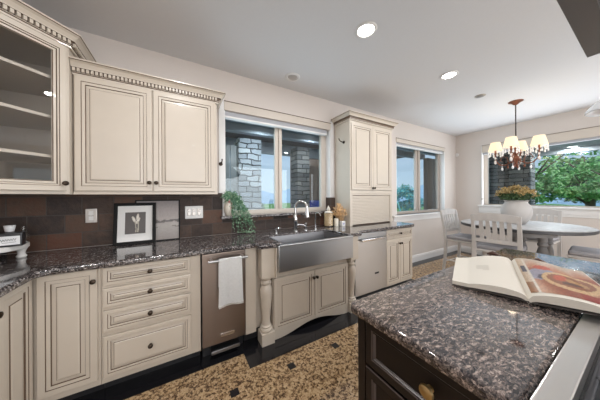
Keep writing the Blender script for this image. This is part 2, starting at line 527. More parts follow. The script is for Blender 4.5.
def world_loc(o):
    v = Vector(o.location)
    p = o.parent
    while p is not None:
        v = v + Vector(p.location)
        p = p.parent
    return v

def put(o, parent):
    """parent a mesh built in world coordinates: its origin stays at the world origin"""
    o.parent = parent
    o.location = -world_loc(parent)

def tag(o, label, cat, group=None):
    o['label'] = label
    o['category'] = cat
    if group:
        o['group'] = group
    return o

def thing(name, label, cat, loc=(0, 0, 0), group=None):
    o = bpy.data.objects.new(name, None)
    o.empty_display_size = 0.1
    COL.objects.link(o)
    o.location = loc
    return tag(o, label, cat, group)

def struct(name, mb, mats):
    o = mb.build(name, mats)
    o['kind'] = 'structure'
    return o

def kids(o):
    return [c for c in COL.objects if c.parent == o]

def dup(root, loc, rotz, label):
    r = root.copy(); COL.objects.link(r)
    r.location = loc; r.rotation_euler = (0, 0, rotz)
    r['label'] = label
    for ch in kids(root):
        c = ch.copy(); COL.objects.link(c); c.parent = r
        for g in kids(ch):
            d = g.copy(); COL.objects.link(d); d.parent = c
    return r

# ------------------------------------------------------------------ room shell
XL, XF, YR, ZC = -1.36, 5.787, -6.6, 2.756
T = 0.16
struct('floor', MB().box(XL - T, XF + T, YR - T, T, -0.08, 0.0), M_FLOOR)
struct('ceiling', MB().box(XL - T, XF + T, YR - T, T, ZC, ZC + 0.12), M_CEIL)
W1 = (0.435, 1.955, 1.115, 2.415)     # window over the sink: x0 x1 z0 z1
W2 = (3.50, 5.255, 0.965, 2.41)
W3 = (-3.65, -0.483, 1.115, 2.42)     # picture window: y0 y1 z0 z1
b = MB()
b.box(XL - T, W1[0], 0, T, 0, ZC); b.box(W1[0], W1[1], 0, T, 0, W1[2]); b.box(W1[0], W1[1], 0, T, W1[3], ZC)
b.box(W1[1], W2[0], 0, T, 0, ZC); b.box(W2[0], W2[1], 0, T, 0, W2[2]); b.box(W2[0], W2[1], 0, T, W2[3], ZC)
b.box(W2[1], XF + T, 0, T, 0, ZC)
struct('wall_back', b, M_WALL)
b = MB()
b.box(XF, XF + T, W3[1], 0, 0, ZC); b.box(XF, XF + T, W3[0], W3[1], 0, W3[2]); b.box(XF, XF + T, W3[0], W3[1], W3[3], ZC)
b.box(XF, XF + T, YR - T, W3[0], 0, ZC)
struct('wall_right', b, M_WALL)
struct('wall_left', MB().box(XL - T, XL, YR - T, 0, 0, ZC), M_WALL)
struct('wall_front', MB().box(XL, XF, YR - T, YR, 0, ZC), M_WALL)
# baseboards
bp = [(0, 0.0), (0.016, 0.0), (0.016, 0.105), (0.011, 0.118), (0.011, 0.13), (0.0, 0.138)]
struct('baseboard_back', MB().sweep([(3.045, 0), (XF, 0)], bp), M_WHITE)
struct('baseboard_right', MB().sweep([(XF, -0.016), (XF, YR)], bp), M_WHITE)
# floor border of black tile with the step around the sink base
bd = MB()
bd.box(-0.62, 0.465, -0.69, -0.48, 0.0, 0.003)
bd.box(0.465, 1.94, -0.87, -0.48, 0.0, 0.003)
bd.box(1.94, 3.20, -0.69, -0.50, 0.0, 0.003)
bd.box(3.05, 3.20, -0.50, -0.15, 0.0, 0.003)
bd.box(3.05, XF - 0.016, -0.15, -0.016, 0.0, 0.003)
bd.box(XF - 0.15, XF - 0.016, -4.5, -0.15, 0.0, 0.003)
struct('trim_1', bd, M_BTILE)
ins = MB()
for i in range(-2, 13):
    for j in range(0, 5):
        x, y = 0.317 + 0.4385 * i, -1.01 - 0.4385 * j
        if 0.55 < x < 2.3 and y < -1.8: continue
        ins.box(x - 0.028, x + 0.028, y - 0.028, y + 0.028, 0.0, 0.002)
struct('trim_2', ins, M_BTILE)
# slate backsplash
bs = MB()
bs.box(XL + 0.012, W1[0] - 0.02, -0.012, 0.0, 0.916, 1.375)
bs.box(W1[0] - 0.02, 2.03, -0.012, 0.0, 0.916, 1.086)
bs.box(W1[1] + 0.005, 2.03, -0.012, 0.0, 1.086, 1.31)
bs.box(W1[1] - 0.014, W1[1] + 0.005, -0.012, T, 1.12, 1.312)
bs.box(XL, XL + 0.012, -1.6, 0, 0.916, 1.375)
struct('trim_3', bs, M_SLATE)
# granite window ledge over the sink
struct('trim_4', MB().box(0.39, 2.03, -0.075, 0.10, 1.088, 1.118, 0.006), M_GRAN)
# white reveal linings of the three windows
b = MB()
b.box(W1[0], W1[0] + 0.014, 0.0, T, 1.12, W1[3]); b.box(W1[1] - 0.014, W1[1], 0.0, T, 1.312, W1[3])
b.box(W1[0] - 0.055, W1[0], -0.008, 0.0, 1.12, 2.44); b.box(W1[1], W1[1] + 0.05, -0.008, 0, 1.32, 2.44)
struct('trim_5', b, M_WHITE)
b = MB()
b.box(W2[0], W2[0] + 0.014, 0, T, W2[2], W2[3]); b.box(W2[1] - 0.014, W2[1], 0, T, W2[2], W2[3])
b.box(W2[0] - 0.12, W2[1] + 0.14, -0.055, 0.10, W2[2] - 0.03, W2[2], 0.006)
b.box(W2[0] - 0.09, W2[1] + 0.11, -0.022, 0, W2[2] - 0.075, W2[2] - 0.03, 0.004)
b.box(W2[0] - 0.09, W2[1] + 0.11, -0.014, 0, W2[2] - 0.13, W2[2] - 0.075, 0.004)
struct('trim_6', b, M_WHITE)
b = MB()
b.box(XF, XF + T, W3[1] - 0.014, W3[1], W3[2], W3[3])
b.box(XF - 0.055, XF + 0.10, W3[0] - 0.05, W3[1] + 0.05, W3[2] - 0.03, W3[2], 0.006)
b.box(XF - 0.022, XF, W3[0] - 0.04, W3[1] + 0.04, W3[2] - 0.13, W3[2] - 0.03, 0.004)
b.box(XF - 0.012, XF, W3[0] - 0.04, W3[1] + 0.04, W3[2] - 0.17, W3[2] - 0.13, 0.004)
struct('trim_7', b, M_WHITE)

# windows
def slider_window(name, x0, x1, z0, z1, y, mx0, mx1, fw, M_FRAME=M_FRAME):
    root = bpy.data.objects.new(name, None); COL.objects.link(root)
    root.location = ((x0 + x1) / 2, y, z0); root['kind'] = 'structure'
    f = MB()
    f.box(x0, x0 + 0.02, y - 0.02, y + 0.04, z0, z1, 0.003)
    f.box(x1 - fw, x1, y - 0.02, y + 0.04, z0, z1, 0.003)
    f.box(x0 + 0.02, x1 - fw, y - 0.02, y + 0.04, z0, z0 + 0.05, 0.003)
    f.box(x0 + 0.02, x1 - fw, y - 0.02, y + 0.04, z1 - 0.05, z1, 0.003)
    f.build('window_frame', M_FRAME, root)
    g = MB()
    g.box(mx0, (mx0 + mx1) / 2 - 0.004, y - 0.012, y + 0.03, z0 + 0.05, z1 - 0.05, 0.003)
    g.box((mx0 + mx1) / 2 + 0.004, mx1, y - 0.024, y + 0.03, z0 + 0.05, z1 - 0.05, 0.003)
    g.box((mx0 + mx1) / 2 - 0.004, (mx0 + mx1) / 2 + 0.004, y - 0.004, y + 0.02, z0 + 0.05, z1 - 0.05)
    g.build('mullion', M_FRAME, root)
    MB().box(x0 + 0.02, mx0, y + 0.012, y + 0.018, z0 + 0.05, z1 - 0.05).build('glass_pane', M_GLASS, root)
    MB().box(mx1, x1 - fw, y + 0.012, y + 0.018, z0 + 0.05, z1 - 0.05).build('glass_pane', M_GLASS, root)
slider_window('window_1', W1[0] + 0.014, W1[1] - 0.014, W1[2] + 0.003, W1[3], 0.12, 1.105, 1.20, 0.085)
slider_window('window_2', W2[0] + 0.014, W2[1] - 0.014, W2[2], W2[3], 0.12, 4.30, 4.45, 0.07, M_FRAME2)
root = bpy.data.objects.new('window_3', None); COL.objects.link(root)
root.location = (XF + 0.12, -2.0, W3[2]); root['kind'] = 'structure'
f = MB()
xx = XF + 0.12
f.box(xx - 0.02, xx + 0.04, W3[1] - 0.085, W3[1] - 0.014, W3[2], W3[3], 0.003)
f.box(xx - 0.02, xx + 0.04, W3[0], W3[0] + 0.07, W3[2], W3[3], 0.003)
f.box(xx - 0.02, xx + 0.04, W3[0] + 0.07, W3[1] - 0.085, W3[2], W3[2] + 0.02, 0.003)
f.box(xx - 0.02, xx + 0.04, W3[0] + 0.07, W3[1] - 0.085, W3[3] - 0.05, W3[3], 0.003)
f.build('window_frame', M_FRAME, root)
MB().box(xx + 0.012, xx + 0.018, W3[0] + 0.07, W3[1] - 0.085, W3[2] + 0.02, W3[3] - 0.05).build('glass_pane', M_GLASS, root)

# rolled-up blinds: cassette, rolled fabric, bottom bar
def blind(label, x0, x1, ztop, zb, drop, y0=-0.012, y1=0.085, ends=True):
    t = thing('roller_blind', label, 'blind', ((x0 + x1) / 2, 0.03, zb))
    MB().box(x0, x1, y0, y1, zb, ztop, 0.004).box(x0 - 0.004, x1 + 0.004, y0 - 0.004, 0, ztop, ztop + 0.006, m=1).build('cassette', [M_FRAME, M_GLAZE_SHADOW], t)  # dark strip along the top is a painted shadow line
    MB().box(x0 + 0.01, x1 - 0.05, 0.02, 0.07, zb - drop + 0.022, zb).build('rolled_fabric', M_BLIND, t)
    MB().box(x0 + 0.01, x1 - 0.05, 0.012, 0.078, zb - drop, zb - drop + 0.022, 0.004).build('bottom_bar', M_WHITE, t)
    return t
blind('rolled-up beige blind box over the sink window', W1[0] + 0.002, W1[1] - 0.004, 2.413, 2.315, 0.075)
blind('rolled-up beige blind box over the window right of the tall cabinet', W2[0] + 0.002, W2[1] - 0.002, 2.408, 2.335, 0.055)
t = thing('roller_blind', 'long rolled-up blind box above the big picture window', 'blind', (XF, -2, 2.23))
MB().box(XF - 0.012, XF + 0.085, W3[0] + 0.002, W3[1] - 0.016, 2.265, 2.418, 0.004).box(XF - 0.016, XF, W3[0], W3[1] - 0.01, 2.418, 2.424, m=1).build('cassette', [M_FRAME, M_GLAZE_SHADOW], t)  # top strip coloured dark as the shadow line over the box
MB().box(XF + 0.012, XF + 0.075, W3[0] + 0.01, W3[1] - 0.02, 2.225, 2.265, 0.004).build('bottom_bar', M_BLIND, t)
c = MB().tube([(XF - 0.02, -0.505, 2.27), (XF - 0.02, -0.505, 1.16)], 0.010, 6)
c.ball((XF - 0.02, -0.505, 1.25), 0.02, m=1)
c.build('pull_cord', [M_WHITE, M_STEELV], t)

# ------------------------------------------------------------------ cabinet pieces
def door_prof(s=1.0, th=0.02):
    return [(0, 0, 0), (0.0, th * 0.85, 0), (0.003, th, 0), (0.035 * s, th, 0), (0.0375 * s, th - 0.004, 1), (0.040 * s, th - 0.002, 0), (0.057 * s, th - 0.003, 0),
            (0.0605 * s, th - 0.010, 1), (0.064 * s, th - 0.009, 0), (0.080 * s, th - 0.007, 0), (0.0835 * s, th - 0.003, 1), (0.092 * s, th - 0.001, 0)]

def knob(c, N, parent, mat=M_KNOB, r=0.016):
    N = Vector(N).normalized()
    q = Vector((0, 0, 1)).rotation_difference(N).to_matrix().to_4x4()
    mt = Matrix.Translation(Vector(c)) @ q
    k = MB().lathe([(0.010, 0), (0.010, 0.003), (0.005, 0.006), (0.005, 0.013), (r * 0.8, 0.016), (r, 0.021), (r * 0.9, 0.027), (r * 0.4, 0.031), (0.001, 0.031)], seg=14, mat=mt)
    return k.build('knob', mat, parent)

def door(parent, O, U, N, w, h, kn=None, s=1.0, name='door', mats=None):
    d = MB().panel(O, U, N, w, h, door_prof(s)).build(name, mats or [M_CREAM, M_GLAZE_SHADOW], parent)
    if kn is not None:
        O, U, N = Vector(O), Vector(U).normalized(), Vector(N).normalized()
        for a, bz in ([kn] if isinstance(kn[0], (int, float)) else kn):
            knob(O + U * a + Vector((0, 0, bz)) + N * 0.0195, N, d)
    return d

CROWN = [(0.0, 0.0), (0.012, 0.0), (0.014, 0.012), (0.020, 0.016), (0.020, 0.020), (0.022, 0.045), (0.036, 0.047), (0.040, 0.056), (0.052, 0.075), (0.066, 0.086), (0.070, 0.090), (0.070, 0.100), (0.0, 0.100)]
CROWN_M = [0, 0, 1, 0, 1, 1, 0, 0, 0, 1, 0, 0, 0]
def crown(parent, path, z0, dent=True, hs=1.0):
    MB().sweep(path, [(o, z0 + z * hs) for o, z in CROWN], mats=CROWN_M).build('crown_molding', [M_CREAM, M_GLAZE_SHADOW], parent)
    if dent:
        d = MB()
        d.sweep(path, [(0.017, z0 + 0.0215 * hs), (0.0205, z0 + 0.0215 * hs), (0.0205, z0 + 0.0465 * hs), (0.017, z0 + 0.0465 * hs)], m=1)
        for i in range(len(path) - 1):
            a, b2 = Vector(path[i]), Vector(path[i + 1])
            L = (b2 - a).length
            u = (b2 - a).normalized(); n = Vector((u.y, -u.x))
            k = int(L / 0.0245)
            ang = math.atan2(u.y, u.x)
            for j in range(k):
                c2 = a + u * (L * (j + 0.5) / k)
                mt = Matrix.Translation((c2.x, c2.y, 0)) @ Matrix.Rotation(ang, 4, 'Z')
                d.box(-0.0073, 0.0073, -0.0335, -0.018, z0 + 0.022 * hs, z0 + 0.046 * hs, mat=mt)
        o = d.build('dentil_molding', [M_CREAM, M_DARKIN], parent)
    return

NY, PX, NX = (0, -1, 0), (1, 0, 0), (-1, 0, 0)

# double upper cabinet left of the sink window
t = thing('upper_cabinet', 'cream double-door wall cabinet left of the sink window', 'cabinet', (-0.18, 0, 1.36))
MB().box(-0.672, 0.314, -0.315, -0.0125, 1.36, 2.245, 0.002).box(-0.672, 0.318, -0.330, -0.30, 1.358, 1.374, 0.003).build('cabinet_body', M_CREAM, t)
door(t, (-0.662, -0.315, 1.385), PX, NY, 0.463, 0.845, (0.445, 0.07))
door(t, (-0.190, -0.315, 1.385), PX, NY, 0.483, 0.845, (0.02, 0.07))
crown(t, [(-0.672, -0.318), (0.316, -0.318), (0.316, -0.013)], 2.232)

# corner wall cabinet with a diagonal glass door
t = thing('glass_corner_cabinet', 'taller cream corner wall cabinet with glass door and dentil crown', 'cabinet', (-1.1, -0.3, 1.36))
a0, a1 = Vector((-0.685, -0.375)), Vector((-1.01, -0.70))
u45 = Vector((1, 1, 0)).normalized(); n45 = Vector((1, -1, 0)).normalized()
bz0, bz1 = 1.36, 2.395
b = MB()
poly = [(-0.676, -0.0125), (-0.676, -0.375), (-1.01, -0.709), (XL + 0.0125, -0.709), (XL + 0.0125, -0.0125)]
b.prism(poly, bz0, bz0 + 0.02); b.prism(poly, bz1 - 0.02, bz1)
b.box(-0.694, -0.676, -0.375, -0.0125, bz0 + 0.02, bz1 - 0.02)                       # right side
b.box(XL + 0.0125, -1.01, -0.709, -0.691, bz0 + 0.02, bz1 - 0.02)                     # left side
b.box(XL + 0.0125, -0.694, -0.0245, -0.0125, bz0 + 0.02, bz1 - 0.02)                  # back panels
b.box(XL + 0.0125, XL + 0.0245, -0.691, -0.0245, bz0 + 0.02, bz1 - 0.02)
b.build('cabinet_body', M_CREAM, t)
FL = 0.472
O = Vector((-1.01, -0.709, 0))
def f45(a, z, h):
    return O + u45 * a + n45 * h + Vector((0, 0, z))
m45 = Matrix.Translation(O) @ Matrix.Rotation(radians(45), 4, 'Z')
b = MB()
b.box(0.0, 0.03, -0.004, 0.014, bz0, bz1, mat=m45); b.box(FL - 0.03, FL, -0.004, 0.014, bz0, bz1, mat=m45)
b.box(0.03, FL - 0.03, -0.004, 0.014, bz0, bz0 + 0.028, mat=m45); b.box(0.03, FL - 0.03, -0.004, 0.014, bz1 - 0.02, bz1, mat=m45)
b.build('face_frame', M_CREAM, t)
dw0, dw1, dz0, dz1 = 0.022, FL - 0.022, bz0 + 0.022, bz1 - 0.012
b = MB()
loops = []
prof = [(0, 0.004, 0), (0, 0.021, 0), (0.003, 0.024, 0), (0.034, 0.024, 0), (0.037, 0.020, 1), (0.046, 0.021, 0), (0.049, 0.014, 1), (0.062, 0.014, 0), (0.066, 0.010, 1), (0.068, 0.004, 0), (0.0, 0.004, 0)]
for ins_, ht, mi in prof:
    loops.append([b.bm.verts.new(f45(a, z, ht)) for a, z in ((dw0 + ins_, dz0 + ins_), (dw1 - ins_, dz0 + ins_), (dw1 - ins_, dz1 - ins_), (dw0 + ins_, dz1 - ins_))])
for i in range(len(loops) - 1):
    for k in range(4):
        ff = b.bm.faces.new([loops[i][k], loops[i][(k + 1) % 4], loops[i + 1][(k + 1) % 4], loops[i + 1][k]])
        ff.material_index = prof[i + 1][2]
d = b.build('door', [M_CREAM, M_GLAZE_SHADOW], t)
g = MB().box(dw0 + 0.066, dw1 - 0.066, -0.010, -0.006, dz0 + 0.066, dz1 - 0.066, mat=m45 ).build('glass_pane', M_CGLASS, d)
knob(f45(dw1 - 0.018, dz0 + 0.052, 0.0235), n45, d, r=0.017)
for z in (1.605, 1.87, 2.135):
    MB().prism([(-0.700, -0.03), (-0.700, -0.375), (-1.015, -0.688), (XL + 0.03, -0.688), (XL + 0.03, -0.03)], z, z + 0.019).build('shelf', M_CREAM, t)
crown(t, [(XL + 0.013, -0.712), (-1.01, -0.712), (-0.6745, -0.3765), (-0.6745, -0.013)], 2.39)

# base cabinets, left leg of the L
t = thing('base_cabinet', 'cream base cabinet on the left wall beside the inside corner', 'cabinet', (-1.05, -0.9, 0))
b = MB(); b.box(XL + 0.002, -0.771, -1.55, -0.60, 0.10, 0.872).box(XL + 0.002, -0.83, -1.55, -0.60, 0.0, 0.10, m=1)
b.build('cabinet_body', [M_CREAM, M_BLACK], t)
door(t, (-0.771, -0.880, 0.13), (0, 1, 0), PX, 0.262, 0.735, None)
door(t, (-0.771, -1.50, 0.13), (0, 1, 0), PX, 0.60, 0.735, (0.58, 0.66))

t = thing('base_cabinet', 'tall-door cream base cabinet between the inside corner and the drawer stack', 'cabinet', (-0.6, -0.3, 0))
MB().box(-0.771, -0.460, -0.59, -0.013, 0.085, 0.872).box(-0.771, -0.460, -0.52, -0.013, 0.0, 0.085, m=1).build('cabinet_body', [M_CREAM, M_BLACK], t)
door(t, (-0.742, -0.59, 0.130), PX, NY, 0.268, 0.735, (0.252, 0.66))

t = thing('drawer_cabinet', 'cream base cabinet with a stack of four drawers', 'cabinet', (-0.16, -0.3, 0))
MB().box(-0.458, 0.142, -0.59, -0.013, 0.085, 0.872).box(-0.458, 0.142, -0.52, -0.013, 0, 0.085, m=1).build('cabinet_body', [M_CREAM, M_BLACK], t)
for z0, z1 in ((0.744, 0.864), (0.597, 0.724), (0.432, 0.575), (0.130, 0.402)):
    door(t, (-0.447, -0.59, z0), PX, NY, 0.518, z1 - z0, (0.259, (z1 - z0) / 2), 0.66, 'drawer')

# trash compactor with towel rail
t = thing('trash_compactor', 'narrow dark steel trash compactor right of the drawer stack', 'appliance', (0.325, -0.3, 0))
MB().box(0.150, 0.500, -0.60, -0.013, 0.10, 0.872).box(0.158, 0.492, -0.56, -0.013, 0.0, 0.10).build('appliance_body', M_BLACK, t)
MB().box(0.152, 0.498, -0.632, -0.601, 0.118, 0.868, 0.004).build('front_panel', M_STEELD, t)
h = MB().tube([(0.188, -0.70, 0.822), (0.498, -0.70, 0.822)], 0.011, 10)
h.box(0.205, 0.225, -0.70, -0.633, 0.812, 0.832, 0.003); h.box(0.455, 0.475, -0.70, -0.633, 0.812, 0.832, 0.003)
h.build('handle', M_STEEL, t)
bd_ = MB().box(0.288, 0.404, -0.637, -0.6325, 0.170, 0.196, 0.001)
bd_.box(0.294, 0.398, -0.6385, -0.637, 0.176, 0.190, m=1)
for i in range(9):
    bd_.box(0.302 + i * 0.0105, 0.308 + i * 0.0105, -0.6393, -0.6385, 0.179, 0.187, m=2)
bd_.build('badge', [M_CHROME, M_STEELD, M_CHROME], t)
MB().box(0.215, 0.445, -0.645, -0.562, 0.045, 0.075, 0.006).build('foot_pedal', M_HOOD, t)

# towel over the rail: front sheet, fold over the bar, short back sheet
tw = MB()
x0, x1 = 0.268, 0.444
prof = [(-0.666, 0.60), (-0.668, 0.70), (-0.674, 0.79), (-0.684, 0.832), (-0.70, 0.8385), (-0.717, 0.831), (-0.7205, 0.80), (-0.722, 0.70), (-0.724, 0.58), (-0.727, 0.50), (-0.728, 0.470)]
nx = 14
grid = []
for i in range(nx + 1):
    s_ = i / nx
    row = []
    for j, (y, z) in enumerate(prof):
        low = max(0, (j - 5) / 5.0)
        x = x0 + (x1 - x0) * s_ + (s_ - 0.5) * 0.022 * low
        yy = y - 0.006 * low * sin(s_ * 9 + 1) - 0.003 * low
        zz = z + (0.010 * sin(s_ * 3.0) - 0.006 * s_) * low
        row.append((x, yy, zz))
    grid.append(row)
n = len(prof)
vs = [v for r in grid for v in r]
fs = [(i * n + j, (i + 1) * n + j, (i + 1) * n + j + 1, i * n + j + 1) for i in range(nx) for j in range(n - 1)]
tw.faces_from(vs, fs, 0, True)
bmesh.ops.solidify(tw.bm, geom=tw.bm.faces[:], thickness=0.004)
for i in range(24):
    s_ = (i + 0.5) / 24
    x = x0 - 0.01 + (x1 - x0 + 0.02) * s_
    y = -0.731 - 0.006 * sin(s_ * 9 + 1); z = 0.472 + 0.010 * sin(s_ * 3.0) - 0.006 * s_
    tw.tube([(x, y, z), (x + 0.002, y - 0.002, z - 0.016)], 0.0016, 4)
tag(tw.build('towel', M_TOWEL), 'white fringed towel draped over the dark steel compactor rail', 'towel')

# sink base with turned corner posts
t = thing('sink_base_cabinet', 'cream sink base with turned corner posts and arched bottom rail', 'cabinet', (1.2, -0.4, 0))
b = MB()
b.box(0.500 + 0.004, 0.600, -0.612, -0.013, 0.0 + 0.10, 0.872, 0.002)                 # filler stile
b.box(0.745, 0.768, -0.650, -0.10, 0.09, 0.872); b.box(1.650, 1.672, -0.650, -0.10, 0.09, 0.872)
b.box(0.600, 0.745, -0.560, -0.10, 0.10, 0.872); b.box(1.672, 1.80, -0.560, -0.10, 0.10, 0.872)
b.box(0.768, 1.650, -0.650, -0.10, 0.10, 0.645)
b.box(0.744, 0.757, -0.740, -0.64, 0.60, 0.872); b.box(1.647, 1.671, -0.740, -0.64, 0.60, 0.872)
b.box(0.768, 1.650, -0.655, -0.64, 0.600, 0.652)
b.build('cabinet_body', M_CREAM, t)
MB().box(0.50 + 0.004, 1.80, -0.54, -0.12, 0.0, 0.095).build('toe_kick', M_BLACK, t)
# arched rail
pl = [(0.745, 0.0), (0.80, 0.0)]
for i in range(15):
    s_ = i / 14
    pl.append((0.83 + 0.76 * s_, 0.004 + 0.064 * sin(pi * s_) ** 1.5))
pl += [(1.62, 0.0), (1.672, 0.0), (1.672, 0.10), (0.745, 0.10)]
rot = Matrix(((1, 0, 0, 0), (0, 0, 1, -0.672), (0, 1, 0, 0), (0, 0, 0, 1)))
MB().prism(pl, 0.0, 0.022, mat=rot).build('arched_rail', M_CREAM, t)
door(t, (0.752, -0.655, 0.080), PX, NY, 0.450, 0.490, (0.434, 0.420), 1.0)
door(t, (1.207, -0.655, 0.080), PX, NY, 0.455, 0.490, (0.018, 0.420), 1.0)
POST = [(0.052, 0.110), (0.058, 0.116), (0.060, 0.126), (0.055, 0.136), (0.042, 0.142), (0.046, 0.150), (0.050, 0.156), (0.040, 0.166), (0.036, 0.20), (0.040, 0.27), (0.050, 0.37), (0.056, 0.45),
        (0.055, 0.49), (0.044, 0.520), (0.038, 0.530), (0.050, 0.540), (0.052, 0.550), (0.042, 0.560), (0.038, 0.572), (0.054, 0.584), (0.058, 0.594), (0.052, 0.602)]
for px in (0.6825, 1.733):
    p = MB()
    p.box(px - 0.0615, px + 0.0615, -0.708, -0.585, 0.0, 0.110, 0.006)
    p.lathe(POST, (px, -0.6465, 0), 20)
    p.box(px - 0.0615, px + 0.0615, -0.708, -0.585, 0.602, 0.872, 0.004)
    p.build('turned_post', M_CREAM, t)

# apron-front sink
t = thing('sink', 'stainless apron-front farmhouse sink under the window', 'sink', (1.21, -0.55, 0.66))
b = MB()
b.box(0.756, 1.648, -0.775, -0.752, 0.655, 0.893, 0.006)
b.build('apron_front', M_STEEL, t)
b = MB()
zr = 0.894
outer = [(0.809, -0.7505), (1.603, -0.7505), (1.603, -0.337), (0.809, -0.337)]
inner = [(0.832, -0.738), (1.580, -0.738), (1.566, -0.350), (0.846, -0.350)]
floor_ = [(0.87, -0.68), (1.54, -0.68), (1.53, -0.385), (0.885, -0.385)]
def ring(p, z): return [b.bm.verts.new((x, y, z)) for x, y in p]
r0, r1, r2, r3 = ring(outer, zr - 0.016), ring(outer, zr), ring(inner, zr), ring(floor_, 0.68)
for a_, c_ in ((r0, r1), (r1, r2), (r2, r3)):
    for k in range(4):
        b.bm.faces.new([a_[k], a_[(k + 1) % 4], c_[(k + 1) % 4], c_[k]])
b.bm.faces.new(r3)
b.build('basin', M_HOOD, t)
MB().box(0.768, 1.644, -0.783, -0.748, 0.880, 0.9, 0.006, seg=3).build('rolled_rim', M_STEEL, t)
MB().lathe([(0.045, 0), (0.045, 0.004), (0.03, 0.006), (0.001, 0.003)], (1.2, -0.53, 0.681), 20).build('drain', M_CHROME, t)

# dishwasher
t = thing('dishwasher', 'stainless steel dishwasher right of the sink', 'appliance', (2.1, -0.3, 0))
MB().box(1.815, 2.400, -0.60, -0.013, 0.10, 0.872).box(1.83, 2.39, -0.54, -0.013, 0, 0.10).build('appliance_body', M_BLACK, t)
MB().box(1.818, 2.398, -0.632, -0.601, 0.115, 0.792, 0.004).build('front_panel', M_STEELV, t)
MB().box(1.818, 2.398, -0.630, -0.601, 0.800, 0.868, 0.004).build('control_panel', M_STEEL, t)
h = MB().box(1.90, 2.31, -0.668, -0.648, 0.772, 0.802, 0.006, seg=3)
h.box(1.94, 1.965, -0.65, -0.632, 0.778, 0.796); h.box(2.245, 2.27, -0.65, -0.632, 0.778, 0.796)
h.build('handle', M_CHROME, t)
MB().box(2.16, 2.235, -0.6345, -0.632, 0.330, 0.352).build('badge', M_BLACK, t)

# end base cabinet
t = thing('base_cabinet', 'cream base cabinet with drawer over two doors at the counter end', 'cabinet', (2.72, -0.3, 0))
MB().box(2.408, 3.020, -0.59, -0.013, 0.085, 0.872, 0.002).box(2.408, 3.0, -0.52, -0.013, 0, 0.085, m=1).build('cabinet_body', [M_CREAM, M_BLACK], t)
door(t, (2.425, -0.59, 0.742), PX, NY, 0.580, 0.118, (0.29, 0.06), 0.66, 'drawer')
door(t, (2.425, -0.59, 0.120), PX, NY, 0.287, 0.600, (0.27, 0.54))
door(t, (2.717, -0.59, 0.120), PX, NY, 0.288, 0.600, (0.018, 0.54))

# perimeter worktop
pl = [(XL + 0.012, -0.012), (XL + 0.012, -1.55), (-0.715, -1.55), (-0.715, -0.70), (-0.70, -0.665), (-0.665, -0.65), (0.575, -0.65), (0.59, -0.742), (0.772, -0.742), (0.80, -0.735), (0.806, -0.335), (1.606, -0.335), (1.612, -0.735), (1.64, -0.742), (1.815, -0.742), (1.83, -0.65), (2.99, -0.65), (3.035, -0.625), (3.045, -0.58), (3.045, -0.012)]
b = MB().prism(pl, 0.874, 0.914, bev=0.012, seg=4)
tag(b.build('worktop', M_GRAN), 'dark speckled granite perimeter worktop along the cream cabinets', 'worktop')

# tall cabinet standing on the worktop
t = thing('tall_cabinet', 'tall cream counter-standing cabinet with appliance garage between the windows', 'cabinet', (2.48, -0.17, 0.914))
zt = 2.385
b = MB()
b.box(2.030, 2.050, -0.312, -0.0125, 0.915, zt); b.box(2.905, 2.925, -0.312, -0.0125, 0.915, zt)
b.box(2.050, 2.905, -0.02, -0.0125, 0.915, zt); b.box(2.050, 2.905, -0.312, -0.02, zt - 0.02, zt)
b.box(2.050, 2.905, -0.312, -0.02, 1.37, 1.39)
b.box(2.050, 2.075, -0.330, -0.312, 0.915, 1.40); b.box(2.880, 2.905, -0.330, -0.312, 0.915, 1.40)
b.box(2.030, 2.050, -0.330, -0.312, 0.915, zt); b.box(2.905, 2.925, -0.330, -0.312, 0.915, zt)
b.box(2.075, 2.880, -0.330, -0.312, 1.345, 1.40); b.box(2.05, 2.905, -0.330, -0.312, 1.40, 1.415); b.box(2.05, 2.905, -0.33, -0.312, zt - 0.04, zt)
b.box(2.026, 2.929, -0.336, -0.330, 1.372, 1.382)
b.build('cabinet_body', M_CREAM, t)
door(t, (2.052, -0.322, 1.418), PX, NY, 0.424, 0.935, (0.408, 0.03), 1.1)
door(t, (2.480, -0.322, 1.418), PX, NY, 0.424, 0.935, (0.016, 0.03), 1.1)
b = MB()
z = 0.93
while z < 1.335:
    b.box(2.076, 2.879, -0.322, -0.312, z, z + 0.020, 0.003, seg=1); z += 0.0215
b.box(2.076, 2.879, -0.312, -0.308, 0.918, 1.345, m=1)
b.build('tambour_door', [M_CREAM, M_GLAZE_SHADOW], t)
crown(t, [(2.028, -0.013), (2.028, -0.334), (2.928, -0.334), (2.928, -0.013)], zt - 0.004, dent=False, hs=1.0)

def hook(label, base, out):
    base, out = Vector(base), Vector(out)
    t = MB()
    q = Vector((0, 0, 1)).rotation_difference(out.normalized()).to_matrix().to_4x4()
    t.lathe([(0.021, 0), (0.021, 0.005), (0.009, 0.008), (0.007, 0.03), (0.001, 0.032)], seg=12, mat=Matrix.Translation(base) @ q @ Matrix.Diagonal((1, 1, 1, 1)))
    e = base + out.normalized() * 0.03
    t.tube([e - out.normalized() * 0.004, e + out.normalized() * 0.03 + Vector((0, 0, 0.004)), e + out.normalized() * 0.055 + Vector((0, 0, 0.022)), e + out.normalized() * 0.062 + Vector((0, 0, 0.042))], [0.007, 0.0065, 0.006, 0.008], 8)
    return tag(t.build('wall_hook', M_KNOB), label, 'hook')
hook('small bronze hook on the side of the tall cabinet', (2.030, -0.21, 2.10), (-1, 0, 0))
hook('small bronze hook on the wall strip beside the double wall cabinet', (0.398, -0.0085, 1.70), (0, -1, 0))

